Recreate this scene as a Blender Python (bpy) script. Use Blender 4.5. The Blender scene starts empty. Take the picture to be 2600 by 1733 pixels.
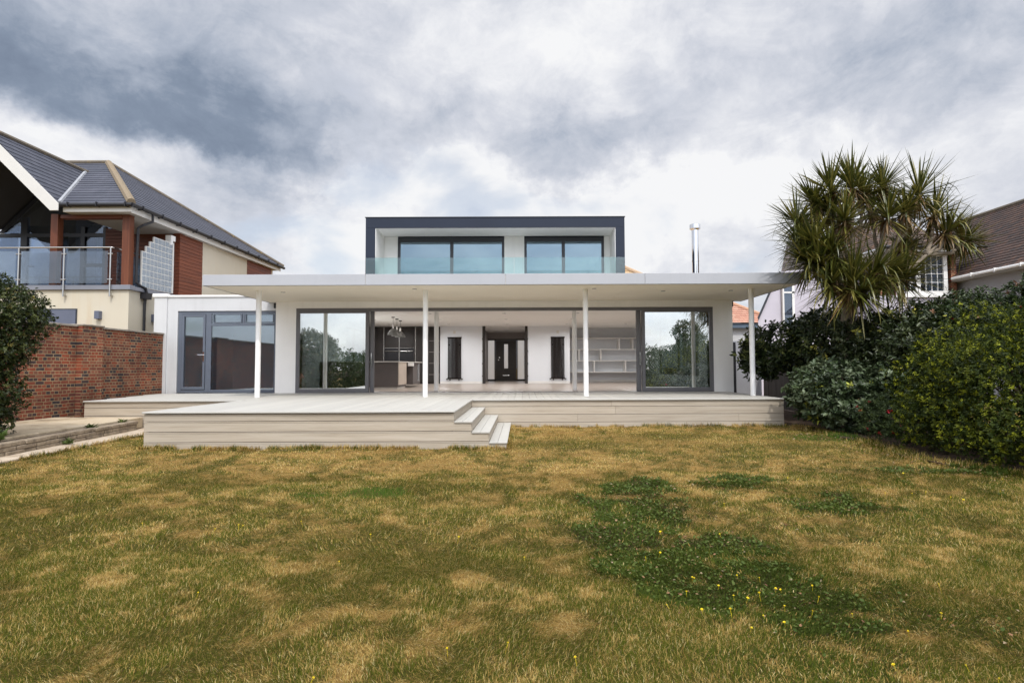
import bpy, math, random
import numpy as np
from mathutils import Vector, Matrix

S = bpy.context.scene
COL = S.collection
rnd = random.Random(7)
R = math.radians

# ---------------------------------------------------------------- camera
CAM_H = 1.313
FPX = 1444.0                       # focal length in pixels of a 2600 px wide frame
PITCH = 0.045329                   # slightly up
cam = bpy.data.cameras.new('camera')
cam.sensor_width = 36.0
cam.sensor_fit = 'HORIZONTAL'
cam.lens = FPX / 2600.0 * 36.0
cam.shift_x = -25.0 / 2600.0
cam.clip_end = 2000.0
cam.clip_start = 0.05
cam_o = bpy.data.objects.new('camera', cam)
COL.objects.link(cam_o)
cam_o.matrix_world = (Matrix.Translation((0, 0, CAM_H)) @ Matrix.Rotation(math.pi / 2 + PITCH, 4, 'X')
                      @ Matrix.Rotation(-0.0038, 4, 'Z'))
S.camera = cam_o

# ---------------------------------------------------------------- sun, sky, exposure
SUN_EL, SUN_AZ = 53.5, 13.0        # behind the camera, a little to the right
sd = Vector((math.sin(R(SUN_AZ)) * math.cos(R(SUN_EL)), -math.cos(R(SUN_AZ)) * math.cos(R(SUN_EL)), math.sin(R(SUN_EL))))
sun = bpy.data.lights.new('sun', 'SUN')
sun.energy = 1.75
sun.angle = R(0.7)
sun.color = (1.0, 0.955, 0.885)
sun_o = bpy.data.objects.new('sun', sun)
COL.objects.link(sun_o)
sun_o.rotation_euler = (-sd).to_track_quat('-Z', 'Y').to_euler()
sun_o.location = sd * 60

S.view_settings.view_transform = 'Standard'
S.view_settings.look = 'None'
S.view_settings.exposure = 0.24
S.view_settings.gamma = 1.0
S.render.engine = 'CYCLES'
try:
    S.cycles.use_denoising = True
    S.cycles.denoiser = 'OPENIMAGEDENOISE'
    S.cycles.max_bounces = 12
    S.cycles.diffuse_bounces = 8
    S.cycles.glossy_bounces = 5
    S.cycles.transparent_max_bounces = 24
    S.cycles.transmission_bounces = 8
    S.cycles.sample_clamp_indirect = 8.0
    S.cycles.caustics_reflective = False
    S.cycles.caustics_refractive = False
except Exception:
    pass


def pdir(px, py):
    """direction of a place in the sky seen at photo position (px, py)"""
    x, y = (px - 1325) / FPX, -(py - 866.5) / FPX
    c, s = math.cos(0.0038), math.sin(0.0038)
    x, y = x * c + y * s, -x * s + y * c
    cp, sp = math.cos(PITCH), math.sin(PITCH)
    return Vector((x, cp - y * sp, sp + y * cp)).normalized()


W = bpy.data.worlds.new('World')
S.world = W
W.use_nodes = True
wt = W.node_tree
wt.nodes.clear()


class NT:
    def __init__(s, t): s.t = t
    def n(s, typ, **kw):
        nd = s.t.nodes.new(typ)
        for k, v in kw.items():
            if k.startswith('_'): setattr(nd, k[1:], v)
        for k, v in kw.items():
            if not k.startswith('_'):
                key = int(k[1:]) if k[0] == 'i' and k[1:].isdigit() else k.replace('__', ' ')
                sock = nd.inputs[key]
                if hasattr(v, 'links') or isinstance(v, bpy.types.NodeSocket): s.t.links.new(v, sock)
                else: sock.default_value = v
        return nd
    def math(s, op, a, b=0.0, clamp=False):
        return s.n('ShaderNodeMath', _operation=op, _use_clamp=clamp, i0=a, i1=b).outputs[0]
    def vmath(s, op, a, b=(0, 0, 0)):
        nd = s.n('ShaderNodeVectorMath', _operation=op, i0=a, i1=b)
        return nd.outputs['Value'] if op in ('LENGTH', 'DOT_PRODUCT', 'DISTANCE') else nd.outputs[0]
    def noise(s, vec, scale, detail=5.0, rough=0.55, dist=0.0):
        nd = s.n('ShaderNodeTexNoise', Vector=vec, Scale=scale, Detail=detail, Roughness=rough, Distortion=dist)
        return nd
    def ramp(s, fac, stops, interp='LINEAR'):
        nd = s.n('ShaderNodeValToRGB', Fac=fac)
        cr = nd.color_ramp
        cr.interpolation = interp
        while len(cr.elements) < len(stops): cr.elements.new(0.5)
        for e, (p, c) in zip(cr.elements, stops):
            e.position = p
            e.color = (*c, 1) if len(c) == 3 else c
        return nd.outputs[0]
    def mix(s, fac, a, b, blend='MIX'):
        nd = s.n('ShaderNodeMix', _data_type='RGBA', _blend_type=blend)
        for i, v in ((0, fac), (6, a), (7, b)):
            if isinstance(v, bpy.types.NodeSocket): s.t.links.new(v, nd.inputs[i])
            else: nd.inputs[i].default_value = v if i == 0 else ((*v, 1) if len(v) == 3 else v)
        return nd.outputs[2]
    def link(s, a, b): s.t.links.new(a, b)


w = NT(wt)
tc = w.n('ShaderNodeTexCoord')
d0 = tc.outputs['Generated']
wn = w.noise(d0, 4.5, 7, 0.58)
warp = w.vmath('SCALE', w.vmath('SUBTRACT', wn.outputs['Color'], (0.5, 0.5, 0.5)))
warp.node.inputs['Scale'].default_value = 0.30
dw = w.vmath('ADD', d0, warp)
sep = w.n('ShaderNodeSeparateXYZ', Vector=d0)
zz = w.math('ADD', w.math('MAXIMUM', sep.outputs[2], 0.0), 0.33)
px_ = w.math('DIVIDE', sep.outputs[0], zz)
py_ = w.math('DIVIDE', sep.outputs[1], zz)
pl = w.n('ShaderNodeCombineXYZ', X=px_, Y=py_, Z=3.7).outputs[0]
n1 = w.noise(pl, 1.9, 10, 0.60, 0.35).outputs['Fac']
n2 = w.noise(w.vmath('MULTIPLY', d0, (1.0, 1.0, 1.7)), 7.0, 9, 0.62, 0.5).outputs['Fac']
val = w.math('ADD', 0.795, w.math('MULTIPLY', w.math('SUBTRACT', n1, 0.5), 0.62))
val = w.math('ADD', val, w.math('MULTIPLY', w.math('SUBTRACT', n2, 0.5), 0.62))
n4 = w.noise(w.vmath('MULTIPLY', dw, (1.0, 1.0, 1.5)), 19.0, 7, 0.6, 0.2).outputs['Fac']
val = w.math('ADD', val, w.math('MULTIPLY', w.math('SUBTRACT', n4, 0.5), 0.24))
CLOUDS = [  # where in the sky (as seen in the photograph), angular half sizes, lighter or darker
    (200, 150, 420, 190, -0.21), (120, 220, 230, 95, -0.16), (470, 330, 200, 80, -0.24), (620, 455, 120, 75, -0.32), (700, 330, 110, 90, -0.12),
    (1440, 375, 240, 48, -0.28), (1120, 240, 160, 50, -0.10), (2430, 290, 220, 60, -0.10), (2500, 40, 220, 60, -0.26),
    (950, 400, 110, 50, -0.16), (1900, 330, 160, 50, -0.10), (1000, 320, 150, 45, -0.05), (2150, 200, 260, 60, -0.06),
    (1450, 110, 260, 65, 0.20), (1020, 220, 120, 60, 0.14), (850, 500, 120, 95, 0.26), (230, 360, 240, 34, 0.46), (1750, 520, 320, 90, 0.20),
    (2000, 250, 120, 35, 0.14), (2200, 420, 260, 50, 0.12), (1350, 530, 320, 70, 0.26), (430, 500, 190, 55, 0.34), (1150, 420, 120, 50, 0.16), (1780, 400, 120, 60, 0.14)]
for (cx, cy, rx, ry, am) in CLOUDS:
    c = pdir(cx, cy)
    sx, sz = rx / FPX * 1.05, ry / FPX * 1.05
    q = w.vmath('MULTIPLY', w.vmath('SUBTRACT', dw, tuple(c)), (1 / sx, 1 / (sx * 1.4), 1 / sz))
    dist = w.vmath('DOT_PRODUCT', q, q)
    g = w.math('EXPONENT', w.math('MULTIPLY', dist, -0.5))
    val = w.math('ADD', val, w.math('MULTIPLY', g, am))
ccol = w.ramp(val, [(0.0, (0.155, 0.195, 0.275)), (0.30, (0.245, 0.300, 0.395)), (0.52, (0.43, 0.48, 0.575)),
                    (0.74, (0.66, 0.685, 0.755)), (0.92, (0.85, 0.86, 0.895)), (1.0, (0.92, 0.925, 0.94))])
sky = w.n('ShaderNodeTexSky', _sky_type='NISHITA', _sun_disc=False, _sun_elevation=R(SUN_EL), _sun_rotation=R(180 - SUN_AZ),
          _air_density=1.0, _dust_density=2.0)
n3 = w.noise(pl, 2.3, 7, 0.5, 0.3).outputs['Fac']
gap = w.n('ShaderNodeMapRange', _interpolation_type='SMOOTHSTEP', Value=n3)
gap.inputs[1].default_value = 0.56; gap.inputs[2].default_value = 0.72
gap.inputs[3].default_value = 0.0; gap.inputs[4].default_value = 0.40
hi = w.n('ShaderNodeMapRange', _interpolation_type='SMOOTHSTEP', Value=val)
hi.inputs[1].default_value = 0.6; hi.inputs[2].default_value = 0.85
back = w.n('ShaderNodeMapRange', _interpolation_type='SMOOTHSTEP', Value=w.math('MULTIPLY', sep.outputs[1], -1.0))
back.inputs[1].default_value = 0.0; back.inputs[2].default_value = 0.6; back.inputs[3].default_value = 0.0; back.inputs[4].default_value = 0.35
gapf = w.math('ADD', w.math('MULTIPLY', gap.outputs[0], hi.outputs[0]), back.outputs[0], True)
bg1 = w.n('ShaderNodeBackground', Color=sky.outputs[0], Strength=0.12)
bg2 = w.n('ShaderNodeBackground', Color=ccol, Strength=0.85)
# unseen sky around the sun brightened as added fill light, and clearer blue sky in the half behind the camera
sdot = w.math('MAXIMUM', w.vmath('DOT_PRODUCT', d0, tuple(sd)), 0.0)
sky_fill = w.math('ADD', 1.0, w.math('MULTIPLY', w.math('POWER', sdot, 3.0), 4.8))
ccol2 = w.vmath('SCALE', ccol); w.link(sky_fill, ccol2.node.inputs['Scale'])
w.link(ccol2, bg2.inputs['Color'])
ms = w.n('ShaderNodeMixShader', i0=gapf, i1=bg2.outputs[0], i2=bg1.outputs[0])
wo = w.n('ShaderNodeOutputWorld', Surface=ms.outputs[0])
W.cycles.sampling_method = 'MANUAL'
W.cycles.sample_map_resolution = 1024

# ---------------------------------------------------------------- materials
MATS = {}


def newmat(name):
    m = bpy.data.materials.new(name)
    m.use_nodes = True
    m.node_tree.nodes.clear()
    MATS[name] = m
    return m, NT(m.node_tree)


def finish(t, shader):
    t.n('ShaderNodeOutputMaterial', Surface=shader)


def principled(t, color, rough=0.5, metal=0.0, spec=0.5, normal=None, **kw):
    p = t.n('ShaderNodeBsdfPrincipled')
    for key, v in (('Base Color', color), ('Roughness', rough), ('Metallic', metal), ('Specular IOR Level', spec), ('Normal', normal)):
        if v is None: continue
        if isinstance(v, bpy.types.NodeSocket): t.link(v, p.inputs[key])
        else: p.inputs[key].default_value = (*v, 1) if key == 'Base Color' else v
    for k, v in kw.items(): p.inputs[k.replace('__', ' ')].default_value = v
    return p.outputs[0]


def bump(t, h, strength=0.3, dist=0.01):
    return t.n('ShaderNodeBump', Height=h, Strength=strength, Distance=dist).outputs[0]


def plain(name, col, rough=0.5, var=0.08, scale=3.0, bscale=60.0, bstr=0.08, metal=0.0, spec=0.5, fine=0.0, streak=0.0):
    """a painted, rendered or metal surface: slow tone variation, fine grain, slight bump"""
    m, t = newmat(name)
    co = t.n('ShaderNodeTexCoord').outputs['Object']
    a = t.noise(co, scale, 6, 0.6).outputs['Fac']
    b = t.noise(co, bscale, 4, 0.6).outputs['Fac']
    lo = tuple(c * (1 - var) for c in col)
    hi_ = tuple(min(1, c * (1 + var)) for c in col)
    cc = t.ramp(a, [(0.3, lo), (0.7, hi_)])
    if fine: cc = t.mix(fine, cc, t.ramp(b, [(0.3, tuple(c * 0.6 for c in col)), (0.7, tuple(min(1, c * 1.3) for c in col))]))
    if streak:
        sv = t.noise(t.vmath('MULTIPLY', co, (5.0, 5.0, 0.35)), 1.0, 7, 0.65).outputs['Fac']
        cc = t.mix(t.math('MULTIPLY', t.ramp(sv, [(0.50, (0, 0, 0)), (0.78, (1, 1, 1))]), streak), cc, tuple(c * 0.55 for c in col))
    rr = t.math('ADD', rough - 0.06, t.math('MULTIPLY', a, 0.12))
    finish(t, principled(t, cc, rr, metal, spec, bump(t, b, bstr, 0.004)))
    return m


white_render = plain('white_render', (0.535, 0.54, 0.545), 0.75, 0.045, 1.2, 140, 0.2, streak=0.22)
facade_paint = plain('facade_paint', (0.90, 0.885, 0.86), 0.7, 0.035, 1.0, 140, 0.15, streak=0.14)
soffit_paint = plain('soffit_paint', (0.92, 0.85, 0.715), 0.65, 0.03, 0.8, 120, 0.05)
fascia_metal = plain('fascia_metal', (0.395, 0.405, 0.43), 0.42, 0.04, 0.7, 20, 0.02, streak=0.12)
column_paint = plain('column_paint', (0.88, 0.88, 0.87), 0.35, 0.02, 2, 40, 0.02)
frame_grey = plain('frame_grey', (0.135, 0.132, 0.140), 0.4, 0.05, 3, 80, 0.03)
frame_blue = plain('frame_blue', (0.105, 0.122, 0.155), 0.4, 0.05, 3, 80, 0.03)
anthracite = plain('anthracite', (0.019, 0.026, 0.044), 0.5, 0.06, 1.5, 60, 0.03, spec=0.25)
dark_frame = plain('dark_frame', (0.030, 0.033, 0.042), 0.4, 0.05, 3, 60, 0.03)
black_plastic = plain('black_plastic', (0.009, 0.009, 0.012), 0.5, 0.1, 4, 50, 0.03)
steel = plain('steel', (0.48, 0.47, 0.455), 0.24, 0.05, 6, 60, 0.03, metal=1.0)
polished_steel = plain('polished_steel', (0.78, 0.78, 0.79), 0.10, 0.04, 4, 20, 0.02, metal=1.0)
interior_wall = plain('interior_wall', (0.74, 0.765, 0.805), 0.8, 0.02, 1.0, 120, 0.04)
interior_ceiling = plain('interior_ceiling', (0.82, 0.82, 0.80), 0.8, 0.02, 1.0, 120, 0.04)
hall_shade_paint = plain('hall_shade_paint', (0.34, 0.31, 0.30), 0.7, 0.04, 1.0, 90, 0.04)  # darker than the room walls: the hall's shade is put into the colour
cabinet_dark = plain('cabinet_dark', (0.024, 0.019, 0.017), 0.5, 0.15, 4, 90, 0.04)
cabinet_grey = plain('cabinet_grey', (0.105, 0.088, 0.083), 0.5, 0.08, 3, 90, 0.04)
pale_wood = plain('pale_wood', (0.50, 0.42, 0.35), 0.5, 0.08, 3, 60, 0.05)
worktop = plain('worktop', (0.62, 0.59, 0.55), 0.3, 0.05, 6, 70, 0.02)
door_dark = plain('door_dark', (0.024, 0.017, 0.012), 0.5, 0.25, 6, 50, 0.15)
radiator_paint = plain('radiator_paint', (0.016, 0.012, 0.011), 0.7, 0.06, 4, 40, 0.02, spec=0.15)
white_gloss = plain('white_gloss', (0.80, 0.79, 0.77), 0.35, 0.03, 2, 40, 0.02)
off_white_gloss = plain('off_white_gloss', (0.64, 0.625, 0.59), 0.4, 0.05, 1.3, 40, 0.03)
matte_black = plain('matte_black', (0.0008, 0.0008, 0.0008), 0.95, 0.05, 4, 40, 0.02, spec=0.0)
lamp_grey = plain('lamp_grey', (0.11, 0.125, 0.175), 0.45, 0.05, 3, 40, 0.03)
shade_grey = plain('shade_grey', (0.10, 0.098, 0.09), 0.5, 0.05, 3, 40, 0.03)
curtain_cloth = plain('curtain_cloth', (0.72, 0.73, 0.74), 0.9, 0.05, 5, 60, 0.1)
eaves_paint = plain('eaves_paint', (0.36, 0.345, 0.32), 0.7, 0.04, 2, 40, 0.03)
lilac_render = plain('lilac_render', (0.53, 0.50, 0.56), 0.85, 0.06, 1.2, 18, 0.6)
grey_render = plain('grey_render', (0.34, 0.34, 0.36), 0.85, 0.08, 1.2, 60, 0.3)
lead_grey = plain('lead_grey', (0.30, 0.31, 0.33), 0.6, 0.15, 4, 40, 0.2)
coping_grey = plain('coping_grey', (0.20, 0.21, 0.245), 0.5, 0.08, 2, 40, 0.05)
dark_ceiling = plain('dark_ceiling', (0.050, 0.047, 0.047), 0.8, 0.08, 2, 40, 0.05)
slate_blue_fascia = plain('slate_blue_fascia', (0.10, 0.14, 0.19), 0.5, 0.08, 2, 40, 0.05)
bark = plain('bark', (0.20, 0.165, 0.125), 0.9, 0.35, 9, 50, 0.9, fine=0.4)
pale_bark = plain('pale_bark', (0.25, 0.205, 0.155), 0.9, 0.3, 9, 50, 0.9, fine=0.4)
twig = plain('twig', (0.075, 0.055, 0.035), 0.9, 0.3, 9, 50, 0.6)


def streaked_render(name, col):
    """cream render with faint rust and rain streaks running down from the coping"""
    m, t = newmat(name)
    co = t.n('ShaderNodeTexCoord').outputs['Object']
    st = t.vmath('MULTIPLY', co, (3.2, 3.2, 0.22))
    a = t.noise(st, 1.0, 7, 0.65).outputs['Fac']
    b = t.noise(co, 0.9, 5, 0.6).outputs['Fac']
    f = t.noise(co, 90, 3, 0.6).outputs['Fac']
    cc = t.ramp(b, [(0.3, tuple(c * 0.93 for c in col)), (0.7, col)])
    stain = t.ramp(a, [(0.52, (0, 0, 0)), (0.80, (1, 1, 1))])
    cc = t.mix(t.math('MULTIPLY', stain, 0.5), cc, (0.50, 0.36, 0.20))
    finish(t, principled(t, cc, 0.85, 0, 0.3, bump(t, f, 0.15, 0.004)))
    return m


cream_render = streaked_render('cream_render', (0.58, 0.53, 0.425))


def brick_mat(name, axis, scale_row=0.075, shingle=False):
    """brick courses on a wall whose horizontal runs along the given axis"""
    m, t = newmat(name)
    co = t.n('ShaderNodeTexCoord').outputs['Object']
    sp = t.n('ShaderNodeSeparateXYZ', Vector=co)
    hx = sp.outputs[0] if axis == 'X' else (sp.outputs[1] if axis == 'Y' else t.math('ADD', sp.outputs[0], sp.outputs[1]))
    wob = t.noise(co, 2.5, 3, 0.5).outputs['Color']
    v = t.n('ShaderNodeCombineXYZ', X=hx, Y=sp.outputs[2], Z=0.0).outputs[0]
    v = t.vmath('ADD', v, t.vmath('MULTIPLY', t.vmath('SUBTRACT', wob, (0.5, 0.5, 0.5)), (0.02, 0.018, 0.0)))
    bt = t.n('ShaderNodeTexBrick', Vector=v, Color1=(0, 0, 0, 1), Color2=(1, 1, 1, 1), Mortar=(0.5, 0.5, 0.5, 1), Scale=1.0)
    bt.inputs['Mortar Size'].default_value = 0.008
    bt.inputs['Mortar Smooth'].default_value = 0.25
    bt.inputs['Brick Width'].default_value = 0.225
    bt.inputs['Row Height'].default_value = scale_row
    bt.offset = 0.5; bt.squash = 0.5; bt.squash_frequency = 2
    f1 = t.noise(co, 45, 5, 0.65).outputs['Fac']
    f2 = t.noise(co, 1.1, 5, 0.6).outputs['Fac']
    f3 = t.noise(co, 5.0, 6, 0.7).outputs['Fac']
    br = t.ramp(bt.outputs['Color'], [(0.0, (0.055, 0.048, 0.055)), (0.15, (0.085, 0.055, 0.055)), (0.22, (0.17, 0.055, 0.04)),
                                      (0.45, (0.28, 0.078, 0.045)), (0.62, (0.21, 0.075, 0.048)), (0.78, (0.34, 0.082, 0.042)), (0.9, (0.30, 0.13, 0.08)), (1.0, (0.12, 0.06, 0.055))], 'LINEAR')
    br = t.mix(0.55, br, t.ramp(f1, [(0.25, (0.35, 0.35, 0.35)), (0.75, (1.35, 1.3, 1.25))]), 'MULTIPLY')
    mo = t.ramp(f3, [(0.3, (0.24, 0.175, 0.105)), (0.7, (0.50, 0.385, 0.225))])
    cc = t.mix(bt.outputs['Fac'], br, mo)
    pale = t.ramp(f3, [(0.56, (0, 0, 0)), (0.82, (1, 1, 1))])
    cc = t.mix(t.math('MULTIPLY', pale, 0.62), cc, (0.40, 0.31, 0.23))
    cc = t.mix(0.7, cc, t.ramp(f2, [(0.33, (0.44, 0.42, 0.41)), (0.66, (1.0, 0.93, 0.87))]), 'MULTIPLY')
    h = t.math('ADD', t.math('MULTIPLY', bt.outputs['Fac'], -1.0), t.math('MULTIPLY', f1, 0.5))
    finish(t, principled(t, cc, 0.88, 0, 0.3, bump(t, h, 0.7, 0.008)))
    return m


brick_y = brick_mat('red_brick', 'Y')
brick_x = brick_mat('red_brick_return', 'X')


def tile_mat(name, cols, width, lichen=None, rough=0.7, spec=0.4):
    """roof tiles; the mesh gives metres along the course and the course number as UV"""
    m, t = newmat(name)
    uv = t.n('ShaderNodeUVMap').outputs[0]
    co = t.n('ShaderNodeTexCoord').outputs['Object']
    bt = t.n('ShaderNodeTexBrick', Vector=uv, Color1=(0, 0, 0, 1), Color2=(1, 1, 1, 1), Mortar=(0.5, 0.5, 0.5, 1), Scale=1.0)
    bt.inputs['Mortar Size'].default_value = 0.006
    bt.inputs['Mortar Smooth'].default_value = 0.0
    bt.inputs['Brick Width'].default_value = width
    bt.inputs['Row Height'].default_value = 1.0
    bt.offset = 0.5
    f1 = t.noise(co, 30, 5, 0.65).outputs['Fac']
    f2 = t.noise(co, 0.8, 5, 0.6).outputs['Fac']
    n = len(cols)
    cc = t.ramp(bt.outputs['Color'], [(i / (n - 1), c) for i, c in enumerate(cols)])
    cc = t.mix(0.5, cc, t.ramp(f1, [(0.25, (0.6, 0.6, 0.6)), (0.75, (1.25, 1.25, 1.25))]), 'MULTIPLY')
    cc = t.mix(0.8, cc, t.ramp(f2, [(0.3, (0.78, 0.78, 0.78)), (0.7, (1.15, 1.13, 1.1))]), 'MULTIPLY')
    cc = t.mix(bt.outputs['Fac'], cc, tuple(c * 0.35 for c in cols[0]))
    if lichen:
        f3 = t.noise(co, 7, 6, 0.7).outputs['Fac']
        cc = t.mix(t.ramp(f3, [(0.57, (0, 0, 0)), (0.66, (0.7, 0.7, 0.7))]), cc, lichen)
    finish(t, principled(t, cc, rough, 0, spec, bump(t, f1, 0.25, 0.006)))
    return m


slate = tile_mat('slate', [(0.046, 0.051, 0.073), (0.056, 0.061, 0.085), (0.070, 0.074, 0.100)], 0.30, rough=0.5, spec=0.4)
brown_tile = tile_mat('brown_tile', [(0.030, 0.023, 0.022), (0.070, 0.036, 0.026), (0.046, 0.031, 0.027), (0.10, 0.052, 0.034)], 0.17)
dark_tile = tile_mat('dark_tile', [(0.06, 0.05, 0.05), (0.085, 0.07, 0.065), (0.11, 0.085, 0.075)], 0.2)
mixed_tile = tile_mat('mixed_tile', [(0.07, 0.055, 0.048), (0.13, 0.075, 0.048), (0.09, 0.068, 0.058), (0.18, 0.095, 0.055)], 0.17)
pink_tile = tile_mat('pink_tile', [(0.40, 0.20, 0.14), (0.46, 0.24, 0.17), (0.50, 0.29, 0.21)], 0.3)
tan_tile = tile_mat('tan_tile', [(0.40, 0.27, 0.15), (0.46, 0.32, 0.18), (0.52, 0.37, 0.23)], 0.3)


def lichen_cap(name, base, spot, pos=0.55):
    m, t = newmat(name)
    co = t.n('ShaderNodeTexCoord').outputs['Object']
    a = t.noise(co, 6, 6, 0.7).outputs['Fac']
    b = t.noise(co, 40, 4, 0.6).outputs['Fac']
    cc = t.ramp(b, [(0.3, tuple(c * 0.65 for c in base)), (0.7, tuple(c * 1.25 for c in base))])
    cc = t.mix(t.ramp(a, [(pos, (0, 0, 0)), (pos + 0.1, (1, 1, 1))]), cc, spot)
    finish(t, principled(t, cc, 0.9, 0, 0.2, bump(t, b, 0.5, 0.01)))
    return m


ridge_cap = lichen_cap('ridge_cap', (0.17, 0.145, 0.115), (0.42, 0.29, 0.09), 0.60)
hip_cap = lichen_cap('hip_cap', (0.24, 0.19, 0.13), (0.60, 0.33, 0.03), 0.64)
tan_cap = lichen_cap('tan_cap', (0.50, 0.36, 0.24), (0.58, 0.45, 0.30), 0.60)
pink_cap = lichen_cap('pink_cap', (0.50, 0.29, 0.19), (0.60, 0.40, 0.24), 0.60)


def wood_mat(name, cols, grain_axis=0, rough=0.6, stretch=14.0, gloss=0.4):
    m, t = newmat(name)
    co = t.n('ShaderNodeTexCoord').outputs['Object']
    gi = t.n('ShaderNodeNewGeometry')
    isl = gi.outputs['Random Per Island']
    sc = [stretch, stretch, stretch]; sc[grain_axis] = 0.7
    off = t.n('ShaderNodeCombineXYZ', X=t.math('MULTIPLY', isl, 31.0), Y=t.math('MULTIPLY', isl, 17.0), Z=t.math('MULTIPLY', isl, 23.0)).outputs[0]
    v = t.vmath('ADD', t.vmath('MULTIPLY', co, tuple(sc)), off)
    a = t.noise(v, 1.0, 6, 0.6, 0.8).outputs['Fac']
    b = t.noise(v, 7.0, 4, 0.6).outputs['Fac']
    g = t.math('ADD', t.math('MULTIPLY', a, 0.8), t.math('MULTIPLY', b, 0.2))
    cc = t.ramp(g, [(0.25, cols[0]), (0.5, cols[1]), (0.78, cols[2])])
    tone = t.ramp(isl, [(0.0, (0.94, 0.94, 0.94)), (1.0, (1.05, 1.05, 1.04))])
    cc = t.mix(1.0, cc, tone, 'MULTIPLY')
    finish(t, principled(t, cc, rough, 0, gloss, bump(t, b, 0.12, 0.004)))
    return m


deck_board = wood_mat('deck_board', [(0.405, 0.392, 0.355), (0.435, 0.422, 0.386), (0.465, 0.452, 0.415)], 1)
deck_top_x = wood_mat('deck_edge', [(0.405, 0.392, 0.355), (0.435, 0.422, 0.386), (0.465, 0.452, 0.415)], 0)
deck_fascia = wood_mat('deck_fascia', [(0.31, 0.26, 0.197), (0.415, 0.36, 0.288), (0.49, 0.436, 0.364)], 0)
deck_riser = wood_mat('deck_riser', [(0.31, 0.26, 0.197), (0.415, 0.36, 0.288), (0.49, 0.436, 0.364)], 1)
cedar_y = wood_mat('cedar_cladding', [(0.070, 0.016, 0.007), (0.155, 0.038, 0.014), (0.25, 0.070, 0.026)], 1, 0.5)
cedar_x = wood_mat('cedar_cladding_front', [(0.060, 0.015, 0.007), (0.13, 0.034, 0.014), (0.19, 0.055, 0.022)], 0, 0.5)
cedar_z = wood_mat('cedar_post', [(0.07, 0.020, 0.010), (0.14, 0.042, 0.018), (0.23, 0.080, 0.034)], 2, 0.5)
fence_wood = wood_mat('fence_wood', [(0.050, 0.042, 0.036), (0.085, 0.072, 0.062), (0.12, 0.10, 0.085)], 2, 0.85)
floor_wood = wood_mat('floor_wood', [(0.27, 0.225, 0.19), (0.34, 0.285, 0.245), (0.40, 0.34, 0.295)], 0, 0.32)


def glass_mat(name, tint, refl, fres=0.6, rough=0.0, rtint=(0.95, 0.97, 0.98)):
    m, t = newmat(name)
    fr = t.n('ShaderNodeFresnel', IOR=1.5).outputs[0]
    fac = t.math('ADD', refl, t.math('MULTIPLY', fr, fres), True)
    tr = t.n('ShaderNodeBsdfTransparent', Color=(*tint, 1)).outputs[0]
    gl = t.n('ShaderNodeBsdfGlossy', Color=(*rtint, 1), Roughness=rough).outputs[0]
    finish(t, t.n('ShaderNodeMixShader', i0=fac, i1=tr, i2=gl).outputs[0])
    return m


glass_door = glass_mat('door_glass', (0.62, 0.68, 0.66), 0.57)
glass_annex = glass_mat('annex_glass', (0.80, 0.84, 0.86), 0.20, rtint=(0.80, 0.90, 1.0))
glass_upper = glass_mat('upper_glass', (0.34, 0.45, 0.52), 0.24, rtint=(0.66, 0.85, 0.96))
glass_bal = glass_mat('balustrade_glass', (0.74, 0.87, 0.87), 0.05)
glass_bal2 = glass_mat('balcony_glass', (0.72, 0.77, 0.83), 0.05)
glass_clear = glass_mat('clear_glass', (0.92, 0.94, 0.94), 0.02)
glass_house = glass_mat('house_glass', (0.55, 0.60, 0.66), 0.07, rtint=(0.80, 0.88, 1.0))


def frosted_mat():
    m, t = newmat('frosted_glass')
    tl = t.n('ShaderNodeBsdfTranslucent', Color=(0.95, 0.95, 0.96, 1)).outputs[0]
    rf = t.n('ShaderNodeBsdfRefraction', Color=(0.98, 0.98, 0.99, 1), Roughness=0.62, IOR=1.35).outputs[0]
    finish(t, t.n('ShaderNodeMixShader', i0=0.72, i1=tl, i2=rf).outputs[0])
    return m


frosted = frosted_mat()


def opal_mat():
    m, t = newmat('opal_added_panel')  # for unseen roof panels added to let daylight in
    tl = t.n('ShaderNodeBsdfTranslucent', Color=(0.95, 0.95, 0.95, 1)).outputs[0]
    tr = t.n('ShaderNodeBsdfTransparent', Color=(0.95, 0.95, 0.96, 1)).outputs[0]
    finish(t, t.n('ShaderNodeMixShader', i0=0.85, i1=tr, i2=tl).outputs[0])
    return m


opal = opal_mat()


def block_glass_mat():
    m, t = newmat('glass_block')
    co = t.n('ShaderNodeTexCoord').outputs['Object']
    a = t.noise(co, 22, 3, 0.5, 1.2).outputs['Fac']
    nb = bump(t, a, 0.6, 0.02)
    p = principled(t, t.ramp(a, [(0.35, (0.36, 0.43, 0.50)), (0.65, (0.62, 0.68, 0.74))]), 0.08, 0, 0.8, nb)
    tr = t.n('ShaderNodeBsdfTransparent', Color=(0.80, 0.86, 0.90, 1)).outputs[0]
    finish(t, t.n('ShaderNodeMixShader', i0=0.45, i1=p, i2=tr).outputs[0])
    return m


glass_block = block_glass_mat()


def leaf_mat(name, rough=0.4, trans=0.22, spec=0.5):
    """leaf colour is the leaf's own (attribute Col), with light coming through"""
    m, t = newmat(name)
    at = t.n('ShaderNodeAttribute', _attribute_name='Col')
    cc = at.outputs['Color']
    p = principled(t, cc, rough, 0, spec)
    tl = t.n('ShaderNodeBsdfTranslucent', Color=cc).outputs[0]
    finish(t, t.n('ShaderNodeMixShader', i0=trans, i1=p, i2=tl).outputs[0])
    return m


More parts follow.
